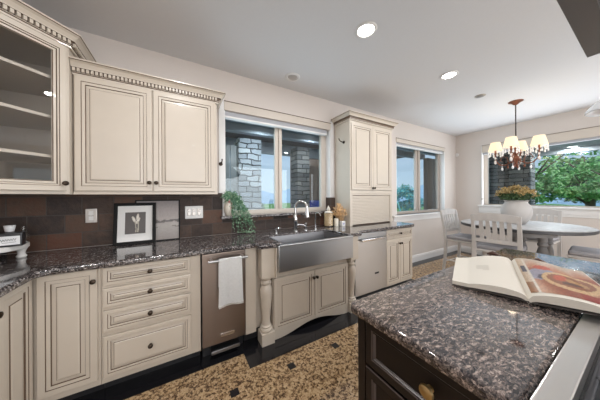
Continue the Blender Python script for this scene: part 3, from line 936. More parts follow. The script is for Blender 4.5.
# ------------------------------------------------------------------ island
t = thing('island', 'dark espresso kitchen island base with drawers at its end', 'island', (1.4, -2.6, 0))
b = MB()
b.box(0.645, 2.20, -2.325, -1.868, 0.10, 0.874)
b.box(1.275, 2.20, -3.25, -2.331, 0.10, 0.874)
b.box(0.66, 1.275, -3.25, -3.105, 0.10, 0.874)
b.box(0.72, 2.14, -2.331, -1.93, 0.0, 0.10); b.box(1.275, 2.14, -3.2, -2.331, 0.0, 0.10); b.box(0.72, 1.275, -3.2, -3.105, 0.0, 0.10)
b.box(0.622, 0.645, -1.885, -1.850, 0.08, 0.874); b.box(0.645, 0.69, -1.868, -1.850, 0.08, 0.874)
b.build('cabinet_body', M_ESP, t)
def iprof():
    return [(0, 0, 0), (0, 0.02, 0), (0.003, 0.023, 1), (0.006, 0.024, 0), (0.030, 0.024, 0), (0.033, 0.021, 1), (0.037, 0.022, 0), (0.042, 0.013, 1), (0.050, 0.012, 0)]
dr = MB().panel((0.645, -1.888, 0.688), (0, -1, 0), NX, 0.437, 0.172, iprof()).build('drawer', [M_ESP, M_ESPL], t)
knob((0.633, -2.125, 0.772), NX, dr, M_BRASS, 0.021)
dd = MB().panel((0.645, -1.888, 0.13), (0, -1, 0), NX, 0.437, 0.548, iprof()).build('door', [M_ESP, M_ESPL], t)
knob((0.621, -2.28, 0.58), NX, dd, M_BRASS, 0.021)
for i in range(3):
    MB().panel((2.19 - 0.515 * i, -1.868, 0.13), NX, (0, 1, 0), 0.50, 0.71, iprof()).build('back_panel', [M_ESP, M_ESPL], t)
pl = [(0.60, -1.835), (2.225, -1.835), (2.25, -1.86), (2.25, -3.275), (2.225, -3.30), (0.58, -3.30), (0.58, -3.102), (1.272, -3.102), (1.272, -2.326), (0.58, -2.326), (0.58, -1.855)]
b = MB().prism(pl, 0.875, 0.914, bev=0.013, seg=4)
tag(b.build('island_worktop', M_GRANI), 'polished brown speckled granite slab topping the dark island', 'worktop')

# slide-in range at the island end
t = thing('range', 'stainless slide-in gas range set into the island end', 'range', (0.92, -2.72, 0))
MB().box(0.63, 1.262, -3.096, -2.340, 0.05, 0.872).box(0.68, 1.2, -3.05, -2.39, 0.0, 0.05).build('oven_body', M_STEELV, t)
b = MB()
b.box(0.575, 1.268, -2.374, -2.329, 0.872, 0.925, 0.004); b.box(0.575, 1.268, -3.099, -3.04, 0.872, 0.925, 0.004)
b.box(0.575, 0.66, -3.04, -2.374, 0.872, 0.925, 0.004); b.box(1.20, 1.268, -3.04, -2.374, 0.872, 0.925, 0.004)
b.box(0.66, 1.20, -3.04, -2.374, 0.872, 0.897, m=1)
b.build('cooktop_rim', [M_STEELV, M_BLACK], t)
MB().box(1.225, 1.268, -3.099, -2.337, 0.9255, 0.935, 0.003).build('rear_trim', M_STEEL, t)
for k, y0_ in enumerate((-2.69, -3.02)):
    g = MB()
    for x in (0.685, 0.80, 0.92, 1.04, 1.175):
        g.tube([(x, y0_, 0.925), (x, y0_ + 0.30, 0.925)], 0.006, 6)
    for y in (y0_, y0_ + 0.10, y0_ + 0.20, y0_ + 0.30):
        g.tube([(0.685, y, 0.925), (1.175, y, 0.925)], 0.006, 6)
    for x in (0.69, 1.17):
        for y in (y0_ + 0.01, y0_ + 0.29):
            g.box(x - 0.006, x + 0.006, y - 0.006, y + 0.006, 0.898, 0.925)
    g.build('grate', M_IRON, t)
    for x in (0.80, 1.06):
        MB().lathe([(0.05, 0), (0.05, 0.008), (0.035, 0.012), (0.035, 0.018), (0.001, 0.019)], (x, y0_ + 0.15, 0.898), 18).build('burner', M_IRON, t)
od = MB().box(0.605, 0.63, -3.09, -2.346, 0.20, 0.76, 0.004).build('oven_door', M_STEELV, t)
MB().tube([(0.56, -3.05, 0.73), (0.56, -2.39, 0.73)], 0.012, 8).box(0.56, 0.606, -3.03, -3.01, 0.72, 0.74).box(0.56, 0.606, -2.43, -2.41, 0.72, 0.74).build('handle', M_STEEL, od)
for i in range(5):
    knob((0.629, -2.44 - 0.14 * i, 0.815), NX, t, M_STEELV, 0.022)

# range hood above it
t = thing('range_hood', 'grey steel range hood hanging above the island range', 'hood', (0.92, -2.74, 1.82))
HX0, HX1, HY0, HY1, HZ = 0.52, 1.247, -3.12, -2.336, 1.82
b = MB()
b.box(HX0, HX1, HY0, HY0 + 0.05, HZ, HZ + 0.07); b.box(HX0, HX1, HY1 - 0.05, HY1, HZ, HZ + 0.07)
b.box(HX0, HX0 + 0.05, HY0 + 0.05, HY1 - 0.05, HZ, HZ + 0.07); b.box(HX1 - 0.05, HX1, HY0 + 0.05, HY1 - 0.05, HZ, HZ + 0.07)
b.build('hood_rim', M_HOOD, t)
b = MB()
bot = [(HX0, HY0), (HX1, HY0), (HX1, HY1), (HX0, HY1)]
top = [(0.72, -2.88), (1.05, -2.88), (1.05, -2.58), (0.72, -2.58)]
A = [b.bm.verts.new((x, y, HZ + 0.07)) for x, y in bot]; B_ = [b.bm.verts.new((x, y, HZ + 0.33)) for x, y in top]
for k in range(4):
    b.bm.faces.new([A[k], A[(k + 1) % 4], B_[(k + 1) % 4], B_[k]])
b.bm.faces.new(A); b.bm.faces.new(B_)
b.build('canopy', M_STEELV, t)
MB().box(0.72, 1.05, -2.88, -2.58, HZ + 0.33, ZC - 0.001).build('chimney', M_STEELV, t)
for k in range(2):
    b = MB().box(HX0 + 0.055, HX1 - 0.055, HY0 + 0.055 + 0.34 * k, HY0 + 0.385 + 0.34 * k, HZ + 0.03, HZ + 0.05, 0.003)
    for i in range(14):
        x = HX0 + 0.08 + i * 0.042
        b.box(x, x + 0.02, HY0 + 0.075 + 0.34 * k, HY0 + 0.365 + 0.34 * k, HZ + 0.024, HZ + 0.03)
    b.build('filter', M_STEEL, t)

# ------------------------------------------------------------------ open cookbook on its stand
t = thing('cookbook', 'open cookbook with food photo lying on the island', 'book', (1.3, -2.15, 0.915))
L0, L1 = Vector((1.108, -1.973, 0.935)), Vector((1.426, -1.853, 0.963))
S0, S1 = Vector((1.162, -2.208, 0.944)), Vector((1.505, -2.072, 1.000))
R0, R1 = Vector((1.20, -2.430, 0.972)), Vector((1.525, -2.292, 0.998))
def page(E0, E1, u, v):
    """u from the spine to the outer edge, v from the near edge to the far edge"""
    p = (S0.lerp(S1, v)).lerp(E0.lerp(E1, v), u)
    bulge = 0.016 * sin(min(1, u * 1.35) * pi) ** 0.7 * (1 - 0.35 * u) - 0.012 * math.exp(-u * 30)
    p.z += bulge + 0.002
    return p
def page_grid(E0, E1, colf=None, n=48, dz=0.0, u0=0, u1=1, v0=0, v1=1):
    b = MB()
    vs = [page(E0, E1, u0 + (u1 - u0) * i / n, v0 + (v1 - v0) * j / n) + Vector((0, 0, dz)) for i in range(n + 1) for j in range(n + 1)]
    fs = [(i * (n + 1) + j, (i + 1) * (n + 1) + j, (i + 1) * (n + 1) + j + 1, i * (n + 1) + j + 1) for i in range(n) for j in range(n)]
    b.faces_from(vs, fs, 0, True)
    return b
def block(E0, E1, name):
    n = 24
    b = MB()
    top_ = [[b.bm.verts.new(page(E0, E1, i / n, j / 4)) for j in range(5)] for i in range(n + 1)]
    th = lambda u: 0.016 if E0 is L0 else 0.020
    bot_ = [[b.bm.verts.new(page(E0, E1, i / n, j / 4) - Vector((0, 0, th(i / n) + 0.010 * sin(min(1, i / n * 1.35) * pi)))) for j in range(5)] for i in range(n + 1)]
    for i in range(n):
        for j in range(4):
            f1 = b.bm.faces.new([top_[i][j], top_[i + 1][j], top_[i + 1][j + 1], top_[i][j + 1]]); f1.smooth = True
            b.bm.faces.new([bot_[i][j], bot_[i][j + 1], bot_[i + 1][j + 1], bot_[i + 1][j]])
    for i in range(n):
        b.bm.faces.new([top_[i][0], bot_[i][0], bot_[i + 1][0], top_[i + 1][0]])
        b.bm.faces.new([top_[i][4], top_[i + 1][4], bot_[i + 1][4], bot_[i][4]])
    for j in range(4):
        b.bm.faces.new([top_[n][j], bot_[n][j], bot_[n][j + 1], top_[n][j + 1]])
        b.bm.faces.new([top_[0][j], top_[0][j + 1], bot_[0][j + 1], bot_[0][j]])
    return b.build(name, M_PAPER, t)
lp = block(L0, L1, 'left_pages')
rp = block(R0, R1, 'right_pages')
# faint paragraph on the left page
b = MB()
for k in range(6):
    v = 0.60 - 0.03 * k
    q = [page(L0, L1, u, vv) + Vector((0, 0, 0.0008)) for u, vv in ((0.42, v), (0.62 if k < 5 else 0.52, v), (0.62 if k < 5 else 0.52, v + 0.014), (0.42, v + 0.014))]
    b.faces_from(q, [(0, 1, 2, 3)])
b.build('text_block', M_PRINTTXT, lp)
# printed food photo
def lerp3(a, b_, s_): return tuple(a[i] + (b_[i] - a[i]) * s_ for i in range(3))
def blob(u, v, cu, cv, ru, rv, an=0.0):
    du, dv = u - cu, v - cv
    x, y = du * cos(an) + dv * sin(an), -du * sin(an) + dv * cos(an)
    return (x / ru) ** 2 + (y / rv) ** 2
def food(u, v):
    c = (0.50, 0.22, 0.13)
    if u < 0.10: c = (0.66, 0.55, 0.44) if v > 0.25 else (0.48, 0.30, 0.18)
    if 0.10 <= u < 0.13: c = (0.72, 0.66, 0.58)
    if u >= 0.13:
        c = lerp3((0.46, 0.20, 0.12), (0.62, 0.42, 0.30), 0.5 + 0.5 * sin(u * 9 + v * 4))
        if v > 0.68: c = lerp3((0.60, 0.34, 0.22), (0.66, 0.56, 0.48), min(1, (v - 0.68) * 4 + 0.2 * sin(u * 20)))
        if blob(u, v, 0.30, 0.52, 0.24, 0.16, 0.5) < 1: c = (0.46, 0.44, 0.50)
        if blob(u, v, 0.34, 0.46, 0.16, 0.07, 0.5) < 1: c = (0.20, 0.17, 0.22)
        if blob(u, v, 0.62, 0.42, 0.36, 0.25, 0.1) < 1: c = (0.72, 0.56, 0.38)
        if blob(u, v, 0.62, 0.44, 0.29, 0.18, 0.1) < 1: c = (0.44, 0.23, 0.13)
        if blob(u, v, 0.52, 0.50, 0.12, 0.07, 0.7) < 1: c = (0.62, 0.22, 0.12)
        if blob(u, v, 0.70, 0.44, 0.13, 0.07, -0.4) < 1: c = (0.60, 0.42, 0.24)
        if blob(u, v, 0.62, 0.37, 0.14, 0.04, 0.2) < 1: c = (0.24, 0.12, 0.09)
        if blob(u, v, 0.36, 0.74, 0.14, 0.07, 0.2) < 1: c = (0.62, 0.20, 0.12)
        if v < 0.17 and u > 0.6: c = (0.45, 0.13, 0.09)
    w = 0.9 + 0.2 * random.random()
    if 0.02 < u < 0.10 and 0.55 < v < 0.75: c = (0.12, 0.10, 0.16)
    return tuple(min(1, (x * w) ** 1.7 * 0.85) for x in c)
def add_print(b, colf, uvs):
    pass
n = 56
pg = page_grid(R0, R1, n=n, dz=0.0009, u0=0.05, u1=0.985, v0=0.06, v1=0.985)
o = pg.build('food_photo', M_PRINT, rp, recalc=False)
def paint(o, n, colf):
    ca = o.data.color_attributes.new('print', 'FLOAT_COLOR', 'POINT')
    for i in range(n + 1):
        for j in range(n + 1):
            ca.data[i * (n + 1) + j].color = rgba(colf(i / n, j / n))
paint(o, n, food)
# cover under the pages
b = MB()
for E0, E1 in ((L0, L1), (R0, R1)):
    q = [S0, S1, E1, E0]
    dz = [-0.016, -0.020, -0.017, -0.017] if E0 is L0 else [-0.020, -0.020, -0.0205, -0.0205]
    qq = [v + Vector((0, 0, d_)) for v, d_ in zip(q, dz)]
    qq = [v + (v - (S0 + S1 + E0 + E1) / 4) * 0.015 for v in qq]
    lo = [v - Vector((0, 0, 0.003)) for v in qq]
    b.faces_from(qq + lo, [(0, 1, 2, 3), (7, 6, 5, 4), (0, 4, 5, 1), (1, 5, 6, 2), (2, 6, 7, 3), (3, 7, 4, 0)])
b.build('cover', M_COVER, t)

# the low wooden stand that props up the far edge
t = thing('book_stand', 'dark wooden book stand propping up the open cookbook', 'stand', (1.5, -2.05, 0.914))
def seg_box(b, p, q, w, z0, z1):
    p, q = Vector(p), Vector(q)
    d_ = (q - p).normalized(); n_ = Vector((-d_.y, d_.x)) * w / 2
    poly = [(p.x + n_.x, p.y + n_.y), (p.x - n_.x, p.y - n_.y), (q.x - n_.x, q.y - n_.y), (q.x + n_.x, q.y + n_.y)]
    b.prism(poly, z0, z1)
sp = MB()
seg_box(sp, (1.40, -1.93), (1.47, -2.30), 0.025, 0.9145, 0.938)
sp.build('base_rail', M_DWOOD, t)
for q in ((1.575, -1.975), (1.60, -2.150)):
    s2 = MB()
    seg_box(s2, (q[0] - 0.09, q[1] - 0.02), (q[0] + 0.035, q[1] + 0.03), 0.03, 0.9145, 0.93)
    seg_box(s2, (q[0] + 0.004, q[1] + 0.0), (q[0] + 0.034, q[1] + 0.02), 0.03, 0.93, 0.987)
    s2.tube([(q[0] + 0.018, q[1] - 0.022, 0.985), (q[0] + 0.02, q[1] + 0.005, 0.995), (q[0] + 0.02, q[1] + 0.03, 0.985)], [0.006, 0.012, 0.006], 8)
    s2.build('scroll_post', M_DWOOD, t)

# ------------------------------------------------------------------ things on the perimeter worktop
# two pictures leaning on the backsplash
def lean(w, h, x0, y0, back, z0=0.9145):
    """local x right, y out of the picture (towards the room), z up; leaned back"""
    a = math.asin(back / h)
    return Matrix.Translation((x0, y0, z0)) @ Matrix.Rotation(-a, 4, 'X')
mt = lean(0.305, 0.372, -0.503, -0.106, 0.055)
t = thing('picture_frame', 'black framed flower photo with white mat leaning on the backsplash', 'picture', (-0.35, -0.08, 0.9145))
b = MB(); w, h, fw_ = 0.305, 0.372, 0.026
b.box(0, fw_, -0.004, 0.018, 0, h, 0.002, mat=mt); b.box(w - fw_, w, -0.004, 0.018, 0, h, 0.002, mat=mt)
b.box(fw_, w - fw_, -0.004, 0.018, 0, fw_, 0.002, mat=mt); b.box(fw_, w - fw_, -0.004, 0.018, h - fw_, h, 0.002, mat=mt)
b.build('frame', M_PICBLK, t)
MB().box(fw_, w - fw_, 0.008, 0.014, fw_, h - fw_, mat=mt).build('mat_board', M_MAT, t)
n = 50
px0, px1, pz0, pz1 = 0.078, w - 0.078, 0.092, h - 0.085
b = MB()
b.faces_from([mt @ Vector((px0 + (px1 - px0) * i / n, 0.007, pz0 + (pz1 - pz0) * j / n)) for i in range(n + 1) for j in range(n + 1)],
             [(i * (n + 1) + j, (i + 1) * (n + 1) + j, (i + 1) * (n + 1) + j + 1, i * (n + 1) + j + 1) for i in range(n) for j in range(n)])
o = b.build('flower_photo', M_PRINT, t, recalc=False)
def lilies(u, v):
    c = (0.075, 0.06, 0.055)
    for cu, cv, an in ((0.42, 0.66, 0.5), (0.60, 0.76, -0.15), (0.62, 0.60, -0.5)):
        d_ = blob(u, v, cu, cv, 0.07, 0.17, an)
        if d_ < 1: c = lerp3((0.78, 0.74, 0.66), (0.50, 0.44, 0.36), d_)
    for k, cu in enumerate((0.50, 0.58, 0.61)):
        x = cu + 0.10 * (v - 0.1) * (-1 if k == 0 else 0.3) + 0.04 * sin(v * 5)
        if v < 0.58 and v > 0.06 and abs(u - x) < 0.022: c = (0.42, 0.38, 0.30)
    return c
paint(o, n, lilies)
mt2 = lean(0.36, 0.395, -0.36, -0.060, 0.042)
t = thing('canvas_print', 'dark framed misty landscape print behind the black framed photo', 'picture', (-0.18, -0.05, 0.9145))
b = MB(); w, h, fw_ = 0.36, 0.395, 0.010
b.box(0, fw_, -0.004, 0.018, 0, h, mat=mt2); b.box(w - fw_, w, -0.004, 0.018, 0, h, mat=mt2); b.box(fw_, w - fw_, -0.004, 0.018, 0, fw_, mat=mt2); b.box(fw_, w - fw_, -0.004, 0.018, h - fw_, h, mat=mt2)
b.build('frame', M_PICBLK, t)
b = MB()
b.faces_from([mt2 @ Vector((fw_ + (w - 2 * fw_) * i / n, 0.004, fw_ + (h - 2 * fw_) * j / n)) for i in range(n + 1) for j in range(n + 1)],
             [(i * (n + 1) + j, (i + 1) * (n + 1) + j, (i + 1) * (n + 1) + j + 1, i * (n + 1) + j + 1) for i in range(n) for j in range(n)])
o = b.build('landscape_print', M_PRINT, t, recalc=False)
def mist(u, v):
    hz = 0.47 + 0.012 * sin(u * 9) + 0.008 * sin(u * 31)
    c = lerp3((0.36, 0.31, 0.29), (0.20, 0.17, 0.165), max(0, min(1, (v - 0.55) * 2.2)))
    if v < hz - 0.06: c = lerp3((0.40, 0.36, 0.33), (0.25, 0.21, 0.19), max(0, min(1, (0.4 - v) * 2)))
    if abs(v - hz) < 0.045 + 0.022 * sin(u * 5 + 1) + 0.01 * sin(u * 33): c = (0.085, 0.07, 0.062)
    if abs(v - hz + 0.15) < 0.010 + 0.016 * sin(u * 7): c = (0.16, 0.13, 0.12)
    k = 0.92 + 0.16 * random.random()
    return tuple(x * k for x in c)
paint(o, n, mist)

# switch plates on the backsplash
t = thing('light_switch', 'single metal switch plate on the slate left of the framed photo', 'switch', (-0.66, -0.012, 1.178))
MB().box(-0.697, -0.622, -0.020, -0.0125, 1.118, 1.238, 0.004).build('plate', M_PLATE, t)
for z in (1.156, 1.200):
    MB().box(-0.675, -0.644, -0.024, -0.0205, z - 0.017, z + 0.017, 0.003).build('rocker', M_PLW, t)
t = thing('outlet', 'wide white outlet plate under the double wall cabinet', 'outlet', (0.13, -0.012, 1.172))
MB().box(0.046, 0.214, -0.020, -0.0125, 1.108, 1.238, 0.004).build('plate', M_PLW, t)
for x in (0.085, 0.130, 0.175):
    o = MB().box(x - 0.017, x + 0.017, -0.023, -0.0205, 1.140, 1.206, 0.003).box(x - 0.007, x - 0.004, -0.0234, -0.023, 1.175, 1.19, m=1).box(x + 0.004, x + 0.007, -0.0234, -0.023, 1.175, 1.19, m=1)
    o.build('socket', [M_PLATE, M_BLACK], t)

# round footed riser in the corner with bottles
TC = Vector((-1.125, -0.245))
t = thing('serving_riser', 'round white footed riser in the left counter corner', 'riser', (TC.x, TC.y, 0.9145))
MB().lathe([(0.188, 0.070), (0.195, 0.074), (0.195, 0.101), (0.189, 0.105), (0.001, 0.105)], (TC.x, TC.y, 0.9145), 40).build('top', M_CERAM, t)
for k in range(4):
    a = radians(15 + 90 * k)
    MB().lathe([(0.020, 0.0), (0.026, 0.010), (0.017, 0.028), (0.021, 0.05), (0.030, 0.070)], (TC.x + 0.160 * cos(a), TC.y + 0.160 * sin(a), 0.9145), 14).build('foot', M_CERAM, t)
zt_ = 1.020
def on_tray(x, y): return (x, y, zt_)
t = thing('labelled_tin', 'square black tin with white label on the corner riser', 'tin', (-0.962, -0.33, zt_))
mt3 = Matrix.Translation((-0.962, -0.330, zt_)) @ Matrix.Rotation(radians(8), 4, 'Z')
MB().box(-0.055, 0.055, -0.03, 0.03, 0, 0.088, 0.006, mat=mt3).build('body', M_BLACK, t)
b = MB().box(-0.046, 0.046, -0.0315, -0.0302, 0.012, 0.068, mat=mt3)
b.build('label_sticker', M_LABEL, t)
# handwriting-like script on the label
sc_ = MB()
pts = []
for i in range(60):
    s_ = i / 59
    pts.append(mt3 @ Vector((-0.034 + 0.066 * s_, -0.0322, 0.041 + 0.007 * sin(s_ * 40) + 0.006 * s_)))
sc_.tube(pts, 0.0009, 4)
sc_.tube([mt3 @ Vector((-0.025, -0.0322, 0.026)), mt3 @ Vector((0.030, -0.0322, 0.030))], 0.0009, 4)
sc_.build('script_lettering', M_BLACK, t)
t = thing('white_capped_bottle', 'dark bottle with white cup cap behind the labelled tin', 'bottle', (-1.005, -0.245, zt_))
MB().lathe([(0.028, 0), (0.03, 0.004), (0.03, 0.062), (0.018, 0.078), (0.016, 0.086)], (-1.005, -0.245, zt_), 18).build('bottle_body', M_BLACK, t)
MB().lathe([(0.018, 0.086), (0.020, 0.09), (0.026, 0.128), (0.024, 0.129), (0.001, 0.129)], (-1.005, -0.245, zt_), 18).build('cap', M_LABEL, t)
t = thing('red_topped_jar', 'small jar with a red top on the corner riser', 'jar', (-1.075, -0.285, zt_))
MB().lathe([(0.034, 0), (0.036, 0.004), (0.036, 0.06), (0.030, 0.068)], (-1.075, -0.285, zt_), 18).build('jar_body', M_BLACK, t)
MB().lathe([(0.037, 0.068), (0.037, 0.09), (0.030, 0.094), (0.012, 0.096), (0.010, 0.112), (0.001, 0.113)], (-1.075, -0.285, zt_), 18).build('lid', M_RED, t)

t = thing('clear_bottle', 'small clear glass bottle at the right edge of the corner riser', 'bottle', (-0.952, -0.225, zt_))
MB().lathe([(0.026, 0), (0.028, 0.003), (0.028, 0.05), (0.016, 0.085), (0.012, 0.11), (0.013, 0.115), (0.009, 0.115), (0.009, 0.085), (0.025, 0.05), (0.025, 0.004), (0.001, 0.003)], (-0.952, -0.225, zt_), 18).build('glass_body', M_CLEAR, t)
# ivy in a painted vase on the window ledge
VC = (0.478, -0.035, 1.1185)
t = thing('ivy_plant', 'trailing green ivy in a cream floral vase on the granite window ledge', 'plant', VC)
v = MB().lathe([(0.030, 0), (0.036, 0.004), (0.052, 0.05), (0.056, 0.09), (0.048, 0.13), (0.036, 0.165), (0.034, 0.185), (0.046, 0.215), (0.042, 0.215), (0.030, 0.19), (0.001, 0.18)], VC, 22).build('vase', M_VASE, t)
f = MB()
for a, z in ((-1.9, 0.12), (-1.4, 0.09), (-1.1, 0.14), (-1.7, 0.16), (-0.8, 0.10)):
    r = 0.051 if z < 0.12 else 0.043
    for k in range(5):
        f.ball((VC[0] + r * cos(a) + 0.009 * cos(k * 1.26) * 0.7, VC[1] + r * sin(a), VC[2] + z + 0.009 * sin(k * 1.26)), 0.006, seg=6, rings=4)
f.build('painted_flower', M_PINK, v)
def leaf(b, p, n_, s_, m=0):
    n_ = Vector(n_).normalized()
    a = n_.orthogonal().normalized()
    a = Matrix.Rotation(random.uniform(0, 6.28), 3, n_) @ a
    c_ = n_.cross(a)
    p = Vector(p)
    b.faces_from([p - a * s_ * 0.5, p + c_ * s_ * 0.32 + n_ * s_ * 0.08, p + a * s_ * 0.6, p - c_ * s_ * 0.32 + n_ * s_ * 0.08], [(0, 1, 2, 3)], m)
iv = MB(); st = MB()
for k in range(46):
    a = random.uniform(-pi * 0.95, pi * 0.15)
    top0 = Vector((VC[0], VC[1], VC[2] + 0.21))
    ex = random.uniform(0.02, 0.13) * (1.2 if random.random() < 0.6 else 0.7)
    L_ = random.uniform(0.05, 0.42) if random.random() < 0.75 else random.uniform(-0.05, 0.06)
    dx = ex * cos(a) + (0.05 if L_ > 0.08 else 0.0)
    dy = -abs(ex * sin(a)) * 0.8
    if L_ > 0.1: dx = abs(dx) * 1.0 + random.uniform(0.02, 0.12); dy -= 0.045
    pts = []
    for i in range(12):
        s_ = i / 11
        z = 0.07 * sin(min(1, s_ * 2.2) * pi) * (1 - s_) - L_ * s_ ** 1.5
        pts.append(top0 + Vector((dx * s_ ** 0.7 + 0.008 * sin(i + k), dy * min(1, s_ * 1.6) + 0.006 * cos(i * 1.3 + k), z)))
    pts = [Vector((p.x, min(p.y, 0.06), max(p.z, 0.925))) for p in pts]
    st.tube(pts, 0.0014, 4)
    for p in pts[2:]:
        for _ in range(3):
            q = p + Vector((random.gauss(0, 0.011), random.gauss(0, 0.010), random.gauss(0, 0.011)))
            q.z = max(q.z, 0.934)
            leaf(iv, q, (random.gauss(0, 0.7), -1, random.gauss(0.3, 0.6)), random.uniform(0.012, 0.021), 0 if random.random() < 0.55 else 1)
for _ in range(40):
    leaf(iv, (random.uniform(0.60, 0.74), random.uniform(-0.17, -0.10), random.uniform(0.928, 0.95)), (0.2, -0.4, 1), 0.024, 1)
iv.build('foliage', [M_IVY, M_IVY2], t, recalc=False)
st.build('stems', M_IVY, t)

# faucet
t = thing('faucet', 'tall arched chrome kitchen faucet behind the sink', 'faucet', (1.20, -0.27, 0.914))
fx, fy = 1.20, -0.272
MB().lathe([(0.030, 0), (0.030, 0.006), (0.024, 0.010), (0.024, 0.10), (0.027, 0.108), (0.026, 0.16), (0.020, 0.19), (0.017, 0.20)], (fx, fy, 0.9145), 20).build('base', M_CHROME, t)
pts = [(fx, fy, 1.01), (fx, fy, 1.19)]
dirx, diry = 0.62, -0.78
for i in range(1, 13):
    a = pi * i / 12
    r = 0.075
    pts.append((fx + dirx * r * (1 - cos(a)), fy + diry * r * (1 - cos(a)), 1.19 + 0.085 * sin(a)))
pts.append((fx + dirx * 0.15, fy + diry * 0.15, 1.165))
MB().tube(pts, 0.016, 12).build('spout', M_CHROME, t)
e = Vector((fx + dirx * 0.15, fy + diry * 0.15, 1.17))
MB().lathe([(0.017, 0.0), (0.020, -0.02), (0.022, -0.05), (0.030, -0.080), (0.028, -0.086), (0.001, -0.086)], e, 16).build('spray_head', M_CHROME, t)
MB().tube([(fx, fy, 0.985), (fx + 0.05, fy - 0.01, 0.992), (fx + 0.10, fy - 0.025, 0.985), (fx + 0.125, fy - 0.03, 0.965)], [0.012, 0.010, 0.009, 0.008], 10).build('lever', M_CHROME, t)
t = thing('side_sprayer', 'short chrome tap post right of the tall faucet', 'tap', (1.335, -0.27, 0.914))
MB().lathe([(0.024, 0), (0.024, 0.005), (0.015, 0.012), (0.013, 0.05), (0.017, 0.062), (0.017, 0.085), (0.008, 0.093), (0.001, 0.094)], (1.345, -0.27, 0.9145), 16).build('tap_body', M_CHROME, t)
t = thing('filter_tap', 'slim chrome filtered-water tap between faucet and jar', 'tap', (1.50, -0.255, 0.914))
MB().lathe([(0.020, 0), (0.020, 0.005), (0.011, 0.012), (0.010, 0.05)], (1.50, -0.255, 0.9145), 16).build('base', M_CHROME, t)
pts = [(1.50, -0.255, 0.96), (1.50, -0.255, 1.09)] + [(1.50 + 0.03 * (1 - cos(pi * i / 8)) * 0.5, -0.255 - 0.035 * (1 - cos(pi * i / 8)), 1.09 + 0.035 * sin(pi * i / 8)) for i in range(1, 9)]
MB().tube(pts, 0.006, 8).build('spout', M_CHROME, t)
t = thing('soap_dispenser', 'low chrome soap dispenser left of the faucet', 'dispenser', (0.955, -0.255, 0.914))
MB().lathe([(0.022, 0), (0.022, 0.005), (0.014, 0.010), (0.013, 0.04), (0.016, 0.045), (0.016, 0.056), (0.001, 0.058)], (0.955, -0.257, 0.9145), 16).build('base', M_CHROME, t)
MB().tube([(0.955, -0.257, 0.965), (0.985, -0.285, 0.972), (1.005, -0.305, 0.964)], 0.006, 8).build('nozzle', M_CHROME, t)

# jar of pebbles, candle and dried flowers beside the tall cabinet
JC = (1.775, -0.175, 0.9145)
t = thing('glass_jar', 'glass jar of tan pebbles with a shell lid beside the sink', 'jar', JC)
MB().lathe([(0.062, 0), (0.067, 0.004), (0.067, 0.175), (0.058, 0.19), (0.055, 0.19), (0.063, 0.172), (0.063, 0.008), (0.001, 0.006)], JC, 24).build('glass_body', M_CLEAR, t)
pb = MB()
for i in range(10):
    for k in range(9):
        a = k * 0.698 + i * 0.35
        pb.ball((JC[0] + 0.047 * cos(a), JC[1] + 0.047 * sin(a), JC[2] + 0.022 + i * 0.0165), 0.0135, seg=7, rings=5)
pb.lathe([(0.045, 0.012), (0.045, 0.165), (0.001, 0.17)], JC, 14)
o = pb.build('pebbles', M_CORK, t); o['kind'] = 'stuff'
MB().lathe([(0.056, 0.19), (0.056, 0.196), (0.046, 0.205), (0.018, 0.215), (0.028, 0.235), (0.016, 0.262), (0.005, 0.285), (0.001, 0.287)], JC, 20).build('lid', M_VASE, t)
t = thing('candle', 'short ivory pillar candle between the pebble jar and dried flowers', 'candle', (1.886, -0.205, 0.9145))
MB().lathe([(0.028, 0), (0.031, 0.003), (0.031, 0.10), (0.027, 0.105), (0.012, 0.100), (0.001, 0.099)], (1.886, -0.205, 0.9145), 18).build('wax', M_WAX, t)
MB().tube([(1.886, -0.205, 1.012), (1.887, -0.205, 1.024)], 0.0015, 5).build('wick', M_BLACK, t)
DC = (1.972, -0.235, 0.9145)
t = thing('dried_flowers', 'small white labelled pot of brown dried flowers beside the tall cabinet', 'plant', DC)
pt = MB().box(DC[0] - 0.03, DC[0] + 0.03, DC[1] - 0.03, DC[1] + 0.03, 0.9145, 0.985, 0.004).build('pot', M_LABEL, t)
lb = MB()
for k in range(3):
    lb.box(DC[0] - 0.018, DC[0] + 0.018 - 0.008 * k, DC[1] - 0.0312, DC[1] - 0.0302, 0.955 - 0.010 * k, 0.959 - 0.010 * k)
lb.build('lettering', M_BLUE, pt)
df = MB()
for k in range(75):
    a = random.uniform(0, 2 * pi); rr = random.uniform(0, 0.11)
    tip = Vector((DC[0] - 0.045 + rr * cos(a) * 0.9, DC[1] + 0.02 + rr * sin(a) * 0.8, 1.05 + random.uniform(0, 0.17) - rr * 0.5))
    tip.x = min(max(tip.x, 1.885), 2.0); tip.z = max(tip.z, 1.07)
    df.tube([(DC[0] + random.uniform(-0.015, 0.015), DC[1] + random.uniform(-0.015, 0.015), 0.97), tip], 0.0016, 4)
    for _ in range(9):
        q = tip + Vector((random.gauss(0, 0.012), random.gauss(0, 0.012), random.gauss(0, 0.012)))
        q.x = min(max(q.x, 1.87), 2.003); q.z = max(q.z, 1.07)
        leaf(df, q, (random.gauss(0, 1), -1, random.gauss(0, 1)), random.uniform(0.014, 0.026))
df.build('dried_stems', M_DRY, t, recalc=False)

